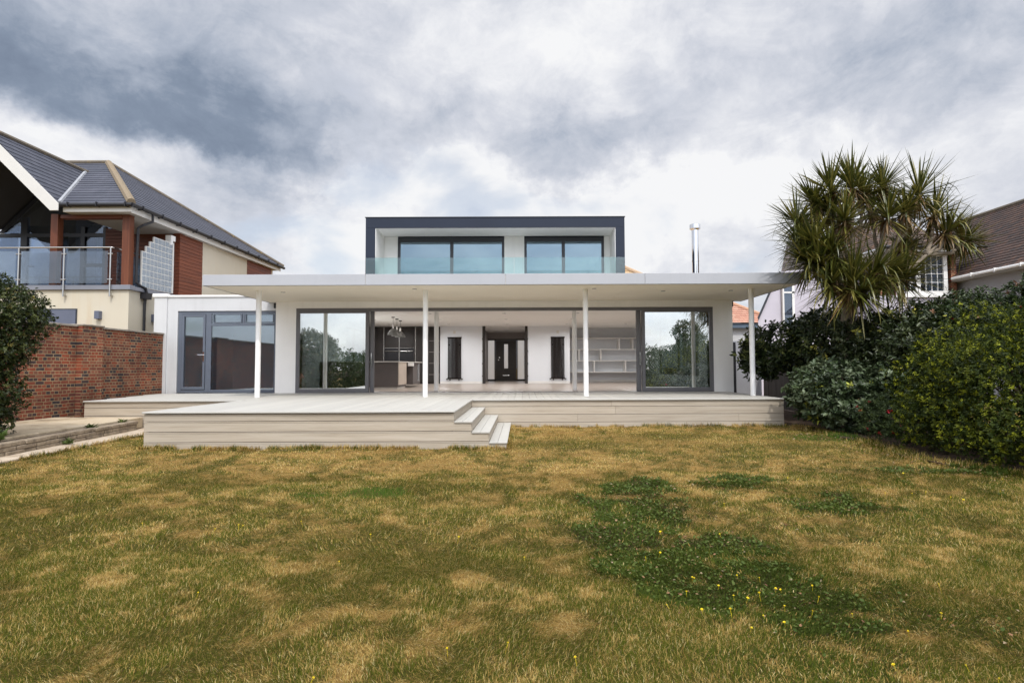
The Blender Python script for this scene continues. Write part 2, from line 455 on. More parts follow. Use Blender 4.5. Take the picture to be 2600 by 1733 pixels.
leaf_waxy = leaf_mat('waxy_leaf', 0.38, 0.12, 0.32)
leaf_soft = leaf_mat('soft_leaf', 0.55, 0.25, 0.2)
leaf_palm = leaf_mat('palm_leaf', 0.36, 0.18, 0.5)
grass_blade = leaf_mat('grass_blade', 0.75, 0.38, 0.04)
petal = plain('petal', (0.75, 0.58, 0.01), 0.6, 0.1, 30, 60, 0.1)
red_petal = plain('red_petal', (0.42, 0.012, 0.03), 0.6, 0.2, 30, 60, 0.1)
white_petal = plain('white_petal', (0.8, 0.8, 0.78), 0.6, 0.1, 30, 60, 0.1)


def ground_mat():
    m, t = newmat('lawn_ground')
    at = t.n('ShaderNodeAttribute', _attribute_name='Col').outputs['Color']
    co = t.n('ShaderNodeTexCoord').outputs['Object']
    a = t.noise(co, 60, 6, 0.75).outputs['Fac']
    b = t.noise(co, 9, 6, 0.65).outputs['Fac']
    cc = t.mix(0.9, at, t.ramp(a, [(0.3, (0.45, 0.42, 0.40)), (0.7, (1.5, 1.45, 1.35))]), 'MULTIPLY')
    cc = t.mix(0.6, cc, t.ramp(b, [(0.3, (0.65, 0.65, 0.62)), (0.7, (1.25, 1.22, 1.2))]), 'MULTIPLY')
    finish(t, principled(t, cc, 0.95, 0, 0.15, bump(t, a, 0.9, 0.02)))
    return m


lawn_ground = ground_mat()


def mottled(name, stops, scale=2.0, fine=70, rough=0.9, bstr=0.5, bd=0.006):
    m, t = newmat(name)
    co = t.n('ShaderNodeTexCoord').outputs['Object']
    a = t.noise(co, scale, 8, 0.68, 0.4).outputs['Fac']
    b = t.noise(co, fine, 5, 0.7).outputs['Fac']
    cc = t.ramp(a, stops)
    cc = t.mix(0.6, cc, t.ramp(b, [(0.3, (0.65, 0.65, 0.65)), (0.7, (1.25, 1.25, 1.25))]), 'MULTIPLY')
    finish(t, principled(t, cc, rough, 0, 0.2, bump(t, b, bstr, bd)))
    return m


concrete = mottled('concrete', [(0.33, (0.17, 0.125, 0.08)), (0.46, (0.43, 0.345, 0.235)), (0.70, (0.54, 0.46, 0.34))], 0.9)
path_concrete = mottled('path_concrete', [(0.32, (0.30, 0.225, 0.15)), (0.5, (0.47, 0.385, 0.29)), (0.72, (0.54, 0.46, 0.36))], 2.5)
soil = mottled('soil', [(0.3, (0.035, 0.024, 0.017)), (0.55, (0.075, 0.05, 0.034)), (0.75, (0.13, 0.088, 0.06))], 4, 45, 0.95, 0.9, 0.02)
stone = mottled('walling_stone', [(0.3, (0.13, 0.105, 0.08)), (0.5, (0.27, 0.215, 0.155)), (0.72, (0.40, 0.33, 0.24))], 5, 40, 0.9, 0.9, 0.015)
coping_stone = mottled('coping_stone', [(0.3, (0.16, 0.14, 0.12)), (0.5, (0.30, 0.265, 0.22)), (0.72, (0.42, 0.37, 0.31))], 4, 40, 0.9, 0.6, 0.01)

# ---------------------------------------------------------------- mesh helpers
ORG = {}


class MB:
    """collects shapes in world coordinates; build() links them as ONE mesh object"""
    def __init__(s): s.v = []; s.f = []; s.uv = {}

    def face(s, pts, uv=None):
        i = len(s.v)
        s.v.extend(tuple(p) for p in pts)
        if uv: s.uv[len(s.f)] = uv
        s.f.append(tuple(range(i, i + len(pts))))

    def box(s, x0, y0, z0, x1, y1, z1):
        if x0 > x1: x0, x1 = x1, x0
        if y0 > y1: y0, y1 = y1, y0
        if z0 > z1: z0, z1 = z1, z0
        i = len(s.v)
        s.v += [(x0, y0, z0), (x1, y0, z0), (x1, y1, z0), (x0, y1, z0), (x0, y0, z1), (x1, y0, z1), (x1, y1, z1), (x0, y1, z1)]
        s.f += [tuple(i + k for k in q) for q in ((0, 3, 2, 1), (4, 5, 6, 7), (0, 1, 5, 4), (1, 2, 6, 5), (2, 3, 7, 6), (3, 0, 4, 7))]
        return s

    def prism(s, poly, h):
        """closed polygon of 3D points swept along the vector h"""
        h = Vector(h); n = len(poly); i = len(s.v)
        s.v += [tuple(p) for p in poly] + [tuple(Vector(p) + h) for p in poly]
        s.f.append(tuple(i + k for k in range(n))[::-1])
        s.f.append(tuple(i + n + k for k in range(n)))
        for k in range(n):
            k2 = (k + 1) % n
            s.f.append((i + k, i + k2, i + n + k2, i + n + k))
        return s

    def tube(s, pts, rad, n=10, cap=True):
        pts = [Vector(p) for p in pts]
        if not isinstance(rad, (list, tuple)): rad = [rad] * len(pts)
        i0 = len(s.v); up = None
        for k, p in enumerate(pts):
            d = (pts[min(k + 1, len(pts) - 1)] - pts[max(k - 1, 0)]).normalized()
            if up is None:
                up = Vector((0, 0, 1)) if abs(d.z) < 0.9 else Vector((1, 0, 0))
            a = d.cross(up).normalized(); b = a.cross(d).normalized(); up = b
            for j in range(n):
                th = 2 * math.pi * j / n
                s.v.append(tuple(p + (a * math.cos(th) + b * math.sin(th)) * rad[k]))
        for k in range(len(pts) - 1):
            for j in range(n):
                j2 = (j + 1) % n
                s.f.append((i0 + k * n + j, i0 + k * n + j2, i0 + (k + 1) * n + j2, i0 + (k + 1) * n + j))
        if cap:
            s.f.append(tuple(i0 + j for j in range(n))[::-1])
            e = i0 + (len(pts) - 1) * n
            s.f.append(tuple(e + j for j in range(n)))
        return s

    def lathe(s, c, prof, n=20):
        """profile of (radius, z) turned about the vertical through c"""
        i0 = len(s.v)
        for (r_, z) in prof:
            for j in range(n):
                th = 2 * math.pi * j / n
                s.v.append((c[0] + r_ * math.cos(th), c[1] + r_ * math.sin(th), c[2] + z))
        for k in range(len(prof) - 1):
            for j in range(n):
                j2 = (j + 1) % n
                s.f.append((i0 + k * n + j, i0 + k * n + j2, i0 + (k + 1) * n + j2, i0 + (k + 1) * n + j))
        return s

    def courses(s, L0, R0, L1, R1, n, lift=0.014, u0=0.0):
        """tile courses between an eave line L0-R0 and a top line L1-R1, each lapping the one below"""
        L0, R0, L1, R1 = map(Vector, (L0, R0, L1, R1))
        ax = (R0 - L0) if (R0 - L0).length > 0.3 else (R1 - L1)
        ax = ax.normalized()
        nr = ax.cross(((L1 + R1) / 2 - (L0 + R0) / 2)).normalized()
        if nr.z < 0: nr = -nr
        for k in range(n):
            a, b = k / n, (k + 1) / n
            la, ra, lb, rb = L0.lerp(L1, a), R0.lerp(R1, a), L0.lerp(L1, b), R0.lerp(R1, b)
            up_ = nr * lift
            us = [(p - L0).dot(ax) for p in (la, ra, rb, lb)]
            s.face([la + up_, ra + up_, rb, lb], [(us[0], k + 0.02), (us[1], k + 0.02), (us[2], k + 0.98), (us[3], k + 0.98)])
            s.face([la, ra, ra + up_, la + up_], [(us[0], k + 0.02), (us[1], k + 0.02), (us[1], k + 0.03), (us[0], k + 0.03)])
        return s

    def build(s, name, mat, parent=None, smooth=False, bevel=0.0, org=None):
        o_ = ORG.get(parent, Vector((0, 0, 0))) if parent else Vector(org or (0, 0, 0))
        me = bpy.data.meshes.new(name)
        me.from_pydata([(x - o_.x, y - o_.y, z - o_.z) for x, y, z in s.v], [], s.f)
        if s.uv:
            ul = me.uv_layers.new(name='UVMap')
            for fi, uvs in s.uv.items():
                st = me.polygons[fi].loop_start
                for k, q in enumerate(uvs): ul.data[st + k].uv = q
        me.materials.append(mat)
        me.update()
        if smooth:
            me.polygons.foreach_set('use_smooth', [True] * len(me.polygons))
            try: me.set_sharp_from_angle(angle=R(40))
            except Exception: pass
        o = bpy.data.objects.new(name, me)
        COL.objects.link(o)
        if parent:
            o.parent = parent
        else:
            o.location = o_
        ORG[o] = o_
        if bevel:
            b = o.modifiers.new('bevel', 'BEVEL')
            b.width = bevel; b.segments = 2; b.limit_method = 'ANGLE'; b.angle_limit = R(50)
        return o


def bx(*a): return MB().box(*a)


def tag(o, label=None, cat=None, group=None, kind=None):
    if label: o['label'] = label
    if cat: o['category'] = cat
    if group: o['group'] = group
    if kind: o['kind'] = kind
    return o


def thing(name, loc, label, cat, group=None):
    o = bpy.data.objects.new(name, None)
    o.empty_display_size = 0.3
    COL.objects.link(o)
    o.location = loc
    ORG[o] = Vector(loc)
    return tag(o, label, cat, group)


def fast_mesh(name, verts, faces, mat, parent=None, cols=None, org=(0, 0, 0), smooth=False):
    verts = np.asarray(verts, np.float32).reshape(-1, 3)
    faces = np.asarray(faces, np.int32)
    o_ = ORG.get(parent, Vector(org)) if parent else Vector(org)
    verts = verts - np.array(o_, np.float32)
    k = faces.shape[1]
    me = bpy.data.meshes.new(name)
    me.vertices.add(len(verts)); me.vertices.foreach_set('co', verts.ravel())
    me.loops.add(faces.size); me.loops.foreach_set('vertex_index', faces.ravel())
    me.polygons.add(len(faces)); me.polygons.foreach_set('loop_start', np.arange(0, faces.size, k, dtype=np.int32))
    me.polygons.foreach_set('loop_total', np.full(len(faces), k, np.int32))
    if smooth: me.polygons.foreach_set('use_smooth', np.ones(len(faces), bool))
    if cols is not None:
        at = me.attributes.new('Col', 'FLOAT_COLOR', 'POINT')
        c4 = np.ones((len(verts), 4), np.float32); c4[:, :3] = cols
        at.data.foreach_set('color', c4.ravel())
    me.materials.append(mat)
    me.update(calc_edges=True)
    o = bpy.data.objects.new(name, me)
    COL.objects.link(o)
    if parent: o.parent = parent
    else: o.location = o_
    ORG[o] = o_
    return o


rng = np.random.default_rng(11)
TAB = rng.random((256, 256)).astype(np.float32)


def vnoise(x, y):
    xi = np.floor(x).astype(int); yi = np.floor(y).astype(int)
    fx = x - xi; fy = y - yi
    fx = fx * fx * (3 - 2 * fx); fy = fy * fy * (3 - 2 * fy)
    g = lambda a, b: TAB[a % 256, b % 256]
    return (g(xi, yi) * (1 - fx) + g(xi + 1, yi) * fx) * (1 - fy) + (g(xi, yi + 1) * (1 - fx) + g(xi + 1, yi + 1) * fx) * fy


def fbm(x, y, o=4):
    s_ = 0; a = 0.5; t = 0
    for k in range(o):
        s_ = s_ + a * vnoise(x * 2 ** k + 17.3 * k, y * 2 ** k + 9.1 * k); t += a; a *= 0.55
    return s_ / t


def sst(a, b, x):
    t = np.clip((x - a) / (b - a), 0, 1)
    return t * t * (3 - 2 * t)


# ================================================================ the ground
PATCHES = [(1.30, 6.3, 0.36, 0.36), (1.05, 5.3, 0.50, 0.55), (0.90, 4.5, 0.50, 0.42), (1.50, 4.25, 0.50, 0.36), (0.75, 3.95, 0.42, 0.28), (1.32, 3.75, 0.60, 0.30), (1.65, 3.62, 0.26, 0.26),
           (1.20, 3.36, 0.52, 0.20), (1.42, 3.14, 0.30, 0.20), (1.32, 2.92, 0.20, 0.10), (2.45, 6.6, 0.38, 0.42), (3.05, 5.35, 0.42, 0.38), (5.3, 7.2, 0.9, 0.30)]
LUSH = [(0.9, 9.9, 0.9, 0.5), (3.0, 10.9, 0.9, 0.5), (-6.5, 10.4, 0.5, 0.7), (5.6, 10.7, 0.8, 0.6), (4.6, 9.4, 1.2, 0.5), (-1.7, 6.2, 0.7, 0.4), (-1.0, 4.4, 0.6, 0.3)]
FRESH = [(-1.55, 6.15, 0.26, 0.22), (-2.2, 6.05, 0.2, 0.10), (1.30, 6.4, 0.3, 0.25), (5.6, 10.6, 0.7, 0.4)]


def fresh_mask(x, y):
    """small tufts of fresh bright green grass"""
    l = np.zeros_like(x)
    wx = x + (fbm(x * 3 + 15, y * 3, 3) - 0.5) * 0.4
    for cx, cy, rx, ry in FRESH:
        l = np.maximum(l, np.exp(-0.5 * (((wx - cx) / rx) ** 2 + ((y - cy) / ry) ** 2)))
    return sst(0.3, 0.8, l)


def lawn_masks(x, y):
    wx = x + (fbm(x * 2.2 + 5, y * 2.2, 3) - 0.5) * 0.9
    wy = y + (fbm(x * 2.2 + 55, y * 2.2 + 31, 3) - 0.5) * 0.9
    p = np.zeros_like(x)
    for cx, cy, rx, ry in PATCHES:
        p = np.maximum(p, np.exp(-0.5 * (((wx - cx) / rx / 0.75) ** 2 + ((wy - cy) / ry / 0.75) ** 2)))
    p = sst(0.24, 0.50, p + (fbm(x * 5.3 + 7, y * 5.3 + 2, 4) - 0.5) * 0.75)
    tuft = sst(0.60, 0.72, fbm(x * 1.9 + 91, y * 2.3 + 47, 3)) * sst(-0.5, 2.5, x) * sst(8.5, 6.0, y)
    p = np.maximum(p, 0.45 * tuft)
    holes = sst(0.60, 0.70, fbm(x * 5.5 + 40, y * 5.5 + 12, 3))
    p = p * (1 - 0.75 * holes)
    l = np.zeros_like(x)
    for cx, cy, rx, ry in LUSH:
        l = np.maximum(l, np.exp(-0.5 * (((wx - cx) / rx) ** 2 + ((wy - cy) / ry) ** 2)))
    big = fbm(x * 0.6 + 3, y * 0.8 + 8, 4)
    mid = fbm(x * 2.6 + 13, y * 3.0 + 28, 4)
    fin = fbm(x * 8.0 + 3, y * 8.0 + 18, 3)
    near = sst(10.0, 2.5, y) * 0.12
    left = sst(-1.0, -5.0, x) * 0.05 + sst(1.5, 4.0, x) * 0.06 - sst(6.0, 8.5, y) * 0.03
    g = sst(0.45, 0.61, 0.14 * big + 0.38 * mid + 0.48 * fin + near + left)
    g = np.maximum(g * 0.85, l * 0.8)
    return p, g


xs = np.concatenate([[-400, -150, -60, -30, -18], np.arange(-12, 10.01, 0.07), [14, 22, 40, 120, 400]])
ys = np.concatenate([[-300, -100, -40, -15, -4], np.arange(0, 13.5, 0.07), [16, 20, 30, 60, 150, 600]])
gx, gy = np.meshgrid(xs, ys)
zz_ = (fbm(gx * 0.7, gy * 0.7, 3) - 0.5) * 0.05 + (fbm(gx * 4, gy * 4, 3) - 0.5) * 0.045
inner = (gx > -13) & (gx < 11) & (gy > -1) & (gy < 13.6)
zz_ = np.where(inner, zz_, 0.0) - 0.028
gv = np.stack([gx, gy, zz_], -1).reshape(-1, 3)
nx_, ny_ = len(xs), len(ys)
ii, jj = np.meshgrid(np.arange(nx_ - 1), np.arange(ny_ - 1))
i00 = (jj * nx_ + ii).ravel()
gf = np.stack([i00, i00 + 1, i00 + 1 + nx_, i00 + nx_], -1)
pm, gm = lawn_masks(gv[:, 0], gv[:, 1])
straw_g = np.array([0.27, 0.175, 0.058]); green_g = np.array([0.07, 0.070, 0.015]); soil_g = np.array([0.16, 0.095, 0.06])
gc = straw_g * (1 - gm[:, None]) + green_g * gm[:, None]
gc = gc * (1 - pm[:, None]) + (soil_g * 0.5 + np.array([0.03, 0.05, 0.02]) * 0.5) * pm[:, None]
o = fast_mesh('lawn', gv, gf, lawn_ground, cols=gc, smooth=True)
tag(o, 'dry patchy back garden lawn in front of the deck', 'lawn', kind='structure')


def gz(x, y):
    return (fbm(x * 0.7, y * 0.7, 3) - 0.5) * 0.05 + (fbm(x * 4, y * 4, 3) - 0.5) * 0.045 - 0.015


def in_lawn(x, y):
    ok = (y < 12.72)
    ok &= ~((x > -6.27) & (x < -1.10) & (y > 9.42))
    ok &= ~((x > -1.2) & (x < -0.27) & (y > 9.45))
    pe = -7.34 - 0.085 * (y - 8.0)
    ok &= (x > pe + 0.03 * np.sin(y * 9) + 0.05 * (fbm(y * 3, x * 3, 2) - 0.5))
    soil_edge = np.interp(y, [4, 6.8, 7.7, 8.5, 9.3, 10.5, 12.8], [6.1, 5.95, 5.6, 5.55, 5.85, 5.9, 5.95]) + 0.12
    ok &= (x < soil_edge + 0.5 * (fbm(x * 3, y * 3, 3) - 0.5))
    return ok


def fringe(r):
    P = []
    for (x0, y0_, x1, y1_, n) in ((-6.25, 9.41, -0.27, 9.41, 5200), (-0.25, 9.45, -0.25, 12.7, 1500), (-0.2, 12.71, 5.85, 12.71, 3200), (-6.29, 9.4, -6.29, 12.0, 1200), (-7.3, 7.6, -7.66, 12.0, 1800)):
        t = r.random(n)
        keep = fbm(t * abs(x1 - x0 + y1_ - y0_) * 2.3 + x0, t * 3 + y0_, 3) > 0.40
        t = t[keep]; off = np.abs(r.normal(0, 0.045, len(t)))
        dx, dy = (0, -1) if y0_ == y1_ else ((1, 0) if x0 != -6.29 else (-1, 0))
        P.append(np.stack([x0 + (x1 - x0) * t + dx * off, y0_ + (y1_ - y0_) * t + dy * off], -1))
    pl_ = [(5.95, 12.6), (5.92, 10.5), (5.86, 9.3), (5.58, 8.5), (5.62, 7.7), (5.97, 6.8), (6.0, 6.0)]
    for (x0, y0_), (x1, y1_) in zip(pl_, pl_[1:]):       # ragged edge of the bed under the hedge
        t = r.random(int(1500 * math.hypot(x1 - x0, y1_ - y0_)))
        px = x0 + (x1 - x0) * t + r.normal(0.08, 0.13, len(t)); py = y0_ + (y1_ - y0_) * t
        k = fbm(px * 4, py * 2.2, 3) > 0.43
        P.append(np.stack([px[k], py[k]], -1))
    return np.concatenate(P)


def grass(n, y0, y1, ln, wd, seed):
    r = np.random.default_rng(seed)
    y = np.sqrt(r.random(n) * (y1 ** 2 - y0 ** 2) + y0 ** 2)
    x = (r.random(n) * 2 - 1) * (0.95 * y + 1.9)
    k = in_lawn(x, y)
    x, y = x[k], y[k]
    if seed == 5:
        q_ = fringe(r); x, y = q_[:, 0], q_[:, 1]
    p, g = lawn_masks(x, y)
    # thin spots show the ground
    keep = r.random(len(x)) > 0.12 * p
    x, y, p, g = x[keep], y[keep], p[keep], g[keep]
    n = len(x)
    L = ln * (0.55 + 0.9 * r.random(n)) * (0.92 + 0.22 * g) * (1 - 0.15 * p)
    Wd = wd * (0.6 + 0.8 * r.random(n)) * (1 + 1.6 * p)
    # tufts lean together
    flow = fbm(x * 1.3 + 70, y * 1.3, 3) * 12.0
    az = flow + (r.random(n) - 0.5) * 4.2
    el = np.radians(8 + 62 * r.random(n) ** 1.2 + 8 * g)
    if seed == 5: el = np.radians(35 + 50 * r.random(n))
    if ln > 0.1: el = np.radians(2 + 14 * r.random(n))     # stray dry stalks lying on top
    dx, dy, dz = np.cos(az) * np.cos(el), np.sin(az) * np.cos(el), np.sin(el)
    sx, sy = -np.sin(az), np.cos(az)
    b = np.stack([x, y, gz(x, y)], -1)
    side = np.stack([sx, sy, 0 * sx], -1) * Wd[:, None] / 2
    d = np.stack([dx, dy, dz], -1)
    mid = b + d * (L * 0.55)[:, None]
    bend = np.stack([dx, dy, dz - 0.55], -1)
    bend /= np.linalg.norm(bend, axis=1)[:, None]
    tip = mid + bend * (L * 0.45)[:, None]
    tip[:, 2] = np.maximum(tip[:, 2], b[:, 2] + 0.003)
    if seed in (2, 3):      # far blades: one triangle each
        V = np.stack([b - side * 1.15, b + side * 1.15, tip], 1)
    else:
        V = np.stack([b - side, b + side, mid + side * 0.75, tip, mid - side * 0.75], 1)
    u = r.random((n, 1)); u2 = r.random((n, 1))
    straw = np.array([0.57, 0.425, 0.145]) * (1 - u) + np.array([0.30, 0.172, 0.046]) * u
    straw = np.where(u2 > 0.88, np.array([0.64, 0.52, 0.25]), straw)
    green = np.array([0.048, 0.074, 0.008]) * (1 - u) + np.array([0.128, 0.136, 0.017]) * u
    clov = np.array([0.044, 0.070, 0.012]) * (1 - u) + np.array([0.096, 0.122, 0.023]) * u
    gg = (r.random((n, 1)) < (0.08 + 0.74 * g[:, None]))
    c = np.where(gg, green, straw)
    fm = fresh_mask(x, y)[:, None]
    c = np.where(r.random((n, 1)) < fm * 0.85, np.array([0.065, 0.125, 0.018]) * (0.7 + 0.7 * u), c)
    c = np.where(r.random((n, 1)) < np.clip(p[:, None] * 1.05, 0, 0.92), clov, c)
    kv = V.shape[1]
    C = np.repeat(c[:, None, :], kv, 1)
    i_ = np.arange(n)[:, None] * kv
    tri = [(0, 1, 2)] if kv == 3 else [(0, 1, 2), (0, 2, 4), (4, 2, 3)]
    return V.reshape(-1, 3), C.reshape(-1, 3), np.concatenate([i_ + np.array(t_) for t_ in tri])


Vs, Cs, Fs, N = [], [], [], 0
for n, a, b, ln, wd, sd_ in ((680000, 1.7, 4.2, 0.026, 0.0019, 1), (470000, 4.2, 7.2, 0.032, 0.0034, 2), (400000, 7.2, 13.0, 0.034, 0.0058, 3), (1100, 2.2, 8.5, 0.13, 0.0028, 4), (10, 2, 3, 0.075, 0.006, 5)):
    v, c, f_ = grass(n, a, b, ln, wd, sd_)
    Vs.append(v); Cs.append(c); Fs.append(f_ + N); N += len(v)
o = fast_mesh('grass', np.concatenate(Vs), np.concatenate(Fs), grass_blade, cols=np.concatenate(Cs))
tag(o, 'short dry straw and green grass of the lawn', 'grass', kind='stuff')


def clover_leaves():
    r = np.random.default_rng(5)
    n = 120000
    y = np.sqrt(r.random(n) * (8.0 ** 2 - 2.2 ** 2) + 2.2 ** 2); x = (r.random(n) * 2 - 1) * (0.95 * y + 0.5)
    p, g = lawn_masks(x, y)
    k = in_lawn(x, y) & (r.random(n) < np.clip(p - 0.25, 0, 1) * 0.85)
    x, y = x[k], y[k]; n = len(x)
    az = r.random(n) * 6.283; sz = (0.0022 + 0.0075 * r.random(n) ** 2) * (0.7 + y * 0.11)
    tilt = (r.random((n, 2)) - 0.5) * 1.3
    z = gz(x, y) + 0.008 + 0.03 * r.random(n)
    V = np.zeros((n, 6, 3)); 
    for j in range(6):
        a = az + j * math.pi / 3
        rad = sz * (1.0 if j % 3 else 1.35)
        V[:, j, 0] = x + np.cos(a) * rad; V[:, j, 1] = y + np.sin(a) * rad
        V[:, j, 2] = z + (np.cos(a) * tilt[:, 0] + np.sin(a) * tilt[:, 1]) * rad
    u = r.random((n, 1))
    c = np.array([0.044, 0.074, 0.012]) * (1 - u) + np.array([0.102, 0.132, 0.025]) * u
    o = fast_mesh('clover', V.reshape(-1, 3), np.arange(n * 6).reshape(-1, 6), leaf_soft, cols=np.repeat(c[:, None], 6, 1).reshape(-1, 3))
    tag(o, 'dark green clover and weeds spreading in a broad patch of the lawn', 'clover', kind='stuff')


clover_leaves()


def litter():
    """dry leaf and twig scraps lying in the weedy patch and under the hedge"""
    r = np.random.default_rng(9)
    V, C = [], []
    pts = []
    while len(pts) < 480:
        x, y = r.uniform(0.2, 3.4), r.uniform(2.6, 6.9)
        p, g = lawn_masks(np.array([x]), np.array([y]))
        if p[0] > 0.25 or r.random() < 0.05: pts.append((x, y))
    for _ in range(500): 
        y = r.uniform(5.8, 11.2); pts.append((5.85 - 0.02 * y + r.normal(0, 0.35), y))
    for (x, y) in pts:
        z = float(gz(np.array([x]), np.array([y]))[0]) + 0.012 + r.random() * 0.02
        a = r.random() * 6.28; l = r.uniform(0.004, 0.013) * (0.7 + 0.12 * y); wd = l * r.uniform(0.35, 0.7)
        ca, sa = math.cos(a), math.sin(a)
        t = r.uniform(-0.5, 0.5, 4)
        for (du, dv), tt in zip(((-l, 0), (0, -wd), (l, 0), (0, wd)), t):
            V.append((x + du * ca - dv * sa, y + du * sa + dv * ca, z + tt * l))
        c = [(0.26, 0.14, 0.07), (0.32, 0.21, 0.11), (0.17, 0.085, 0.045), (0.34, 0.26, 0.16)][r.integers(4)]
        C += [c] * 4
    o = fast_mesh('leaf_litter', V, np.arange(len(V)).reshape(-1, 4), leaf_soft, cols=np.array(C))
    tag(o, 'brown dry leaf litter among the weeds and under the hedge', 'leaf litter', kind='stuff')


litter()

# dandelions: one flower head and stalk, copied
def dandelion_mesh():
    m = MB()
    for k in range(18):
        a = 2 * math.pi * k / 18
        for rr, h, tw in ((0.016, 0.004, 0), (0.010, 0.008, 0.17)):
            a2 = a + tw
            c, s_ = math.cos(a2), math.sin(a2); w_ = 0.0026
            m.face([(-s_ * w_, c * w_, 0.045), (c * rr - s_ * w_, s_ * rr + c * w_, 0.045 + h), (c * rr + s_ * w_, s_ * rr - c * w_, 0.045 + h), (s_ * w_, -c * w_, 0.045)])
    m.lathe((0, 0, 0.045), [(0.0001, 0.008), (0.006, 0.006), (0.007, 0.0)], 10)
    m.tube([(0.004, 0.0, -0.02), (0.002, 0.0, 0.02), (0, 0, 0.045)], 0.0018, 5)
    return m


dand = dandelion_mesh().build('dandelion', petal)
DSP = [(-3.2, 4.9), (-2.35, 4.85), (-2.3, 4.75), (-2.5, 4.7), (-1.85, 4.9), (-1.15, 4.45), (-1.25, 3.85), (-1.85, 3.28), (0.05, 3.95), (-0.35, 2.65), (-0.46, 4.4),
       (-0.9, 2.46), (0.98, 4.05), (0.92, 3.35), (1.02, 3.62), (1.07, 3.63), (1.17, 3.46), (1.32, 3.62), (0.83, 3.22), (0.99, 3.19), (1.36, 3.32), (0.87, 3.93), (1.15, 2.98), (1.42, 3.20),
       (1.5, 3.43), (1.52, 3.46), (1.28, 3.26), (1.55, 3.12), (1.62, 3.25), (1.18, 3.28), (1.66, 3.4), (1.38, 2.96), (1.75, 3.05), (1.05, 4.5), (1.56, 4.45), (1.9, 5.4),
       (3.35, 5.9), (3.7, 5.85), (4.0, 5.85), (4.1, 5.85), (4.2, 5.65), (4.3, 5.6), (5.0, 6.0), (5.2, 5.95), (4.85, 5.05), (3.1, 6.7), (3.2, 6.65), (5.45, 6.6), (4.6, 6.9),
       (2.45, 3.45), (1.9, 2.85), (1.65, 2.55), (2.0, 2.45), (1.95, 2.52), (2.1, 2.4), (2.2, 3.05), (0.25, 2.55), (-0.05, 2.75), (1.25, 3.05), (1.12, 3.12), (1.48, 3.58)]
for i, (x, y) in enumerate(DSP):
    d_ = dand if i == 0 else dand.copy()
    if i: COL.objects.link(d_)
    d_.location = (x + rnd.uniform(-0.04, 0.04), y + rnd.uniform(-0.04, 0.04), float(gz(np.array([x]), np.array([y]))[0]))
    sc = rnd.uniform(0.28, 0.52) * (1.0 if y < 4 else 1.3)
    d_.scale = (sc, sc, rnd.uniform(0.6, 1.0)); d_.rotation_euler = (rnd.uniform(-0.5, 0.2), rnd.uniform(-0.3, 0.3), rnd.uniform(0, 6))
    tag(d_, 'small yellow dandelion flower growing in the lawn', 'dandelion', 'yellow dandelions scattered over the lawn')

# beds, path and terrace on the two sides
m = MB()
m.prism([(6.1, 4.0, 0.0), (9.6, 4.0, 0.0), (9.6, 18.4, 0.0), (5.95, 18.4, 0.0), (5.95, 12.8, 0.0), (5.9, 10.5, 0.0), (5.85, 9.3, 0.0), (5.55, 8.5, 0.0), (5.6, 7.7, 0.0), (5.95, 6.8, 0.0)], (0, 0, 0.005))
tag(m.build('soil_bed', soil), 'bare brown soil under the hedge on the right', 'soil', kind='structure')
m = MB()
m.prism([(-6.95, 4.0, -0.02), (-7.33, 8.0, -0.02), (-7.62, 12.2, -0.02), (-7.62, 12.74, -0.02), (-8.35, 12.74, -0.02), (-7.76, 8.5, -0.02), (-7.3, 4.0, -0.02)], (0, 0, 0.035))
tag(m.build('path', path_concrete, bevel=0.01), 'narrow pale concrete path beside the low stone wall', 'path', kind='structure')
m = MB()
m.prism([(-7.72, 4.0, 0.0), (-8.12, 9.0, 0.0), (-8.45, 12.74, 0.0), (-10.44, 12.74, 0.0), (-10.44, 4.0, 0.0)], (0, 0, 0.24))
tag(m.build('terrace', concrete, bevel=0.015), 'raised concrete terrace along the brick wall', 'terrace', kind='structure')

# low stone wall edging the terrace
st = thing('stone_wall', (-7.9, 10, 0), 'low rough stone block wall edging the raised terrace', 'wall')
m = MB(); r_ = random.Random(3)
def sw(y): return -7.74 - 0.124 * (y - 8.5)
for row in range(3):
    y = 3.6 + r_.random() * 0.2
    while y < 12.15:
        l = r_.uniform(0.25, 0.55); y2 = min(y + l, 12.2)
        off = r_.uniform(-0.012, 0.018)
        z0 = row * 0.068 + 0.004; z1 = z0 + 0.062
        x0, x1 = sw(y) + off, sw(y2) + off
        m.prism([(x0, y + 0.006, z0), (x1, y2 - 0.006, z0), (x1 - 0.2, y2 - 0.006, z0), (x0 - 0.2, y + 0.006, z0)], (0, 0, z1 - z0 + r_.uniform(-0.004, 0.004)))
        y = y2
m.build('stone_courses', stone, st, bevel=0.012)
m = MB(); m.prism([(sw(3.7) - 0.03, 3.7, 0.0), (sw(12.15) - 0.03, 12.15, 0.0), (sw(12.15) - 0.3, 12.15, 0.0), (sw(3.7) - 0.4, 3.7, 0.0)], (0, 0, 0.195))
m.build('soil_filling', soil, st)

# ================================================================ brick garden wall
bw = thing('brick_wall', (-10.6, 10, 0), 'weathered red brick garden wall with a square pier', 'wall')
m = MB(); m.box(-10.72, 2.0, 0.0, -10.46, 16.56, 2.30); m.build('brickwork', brick_y, bw)
m = MB(); m.box(-10.50, 13.36, 0.2, -10.34, 14.03, 2.335); m.build('pier', brick_y, bw)
m = MB(); m.box(-10.75, 2.0, 2.302, -10.425, 13.34, 2.35); m.box(-10.75, 14.05, 2.302, -10.425, 16.56, 2.35)
m.box(-10.75, 13.345, 2.337, -10.31, 14.045, 2.372)
m.build('coping', coping_stone, bw, bevel=0.008)

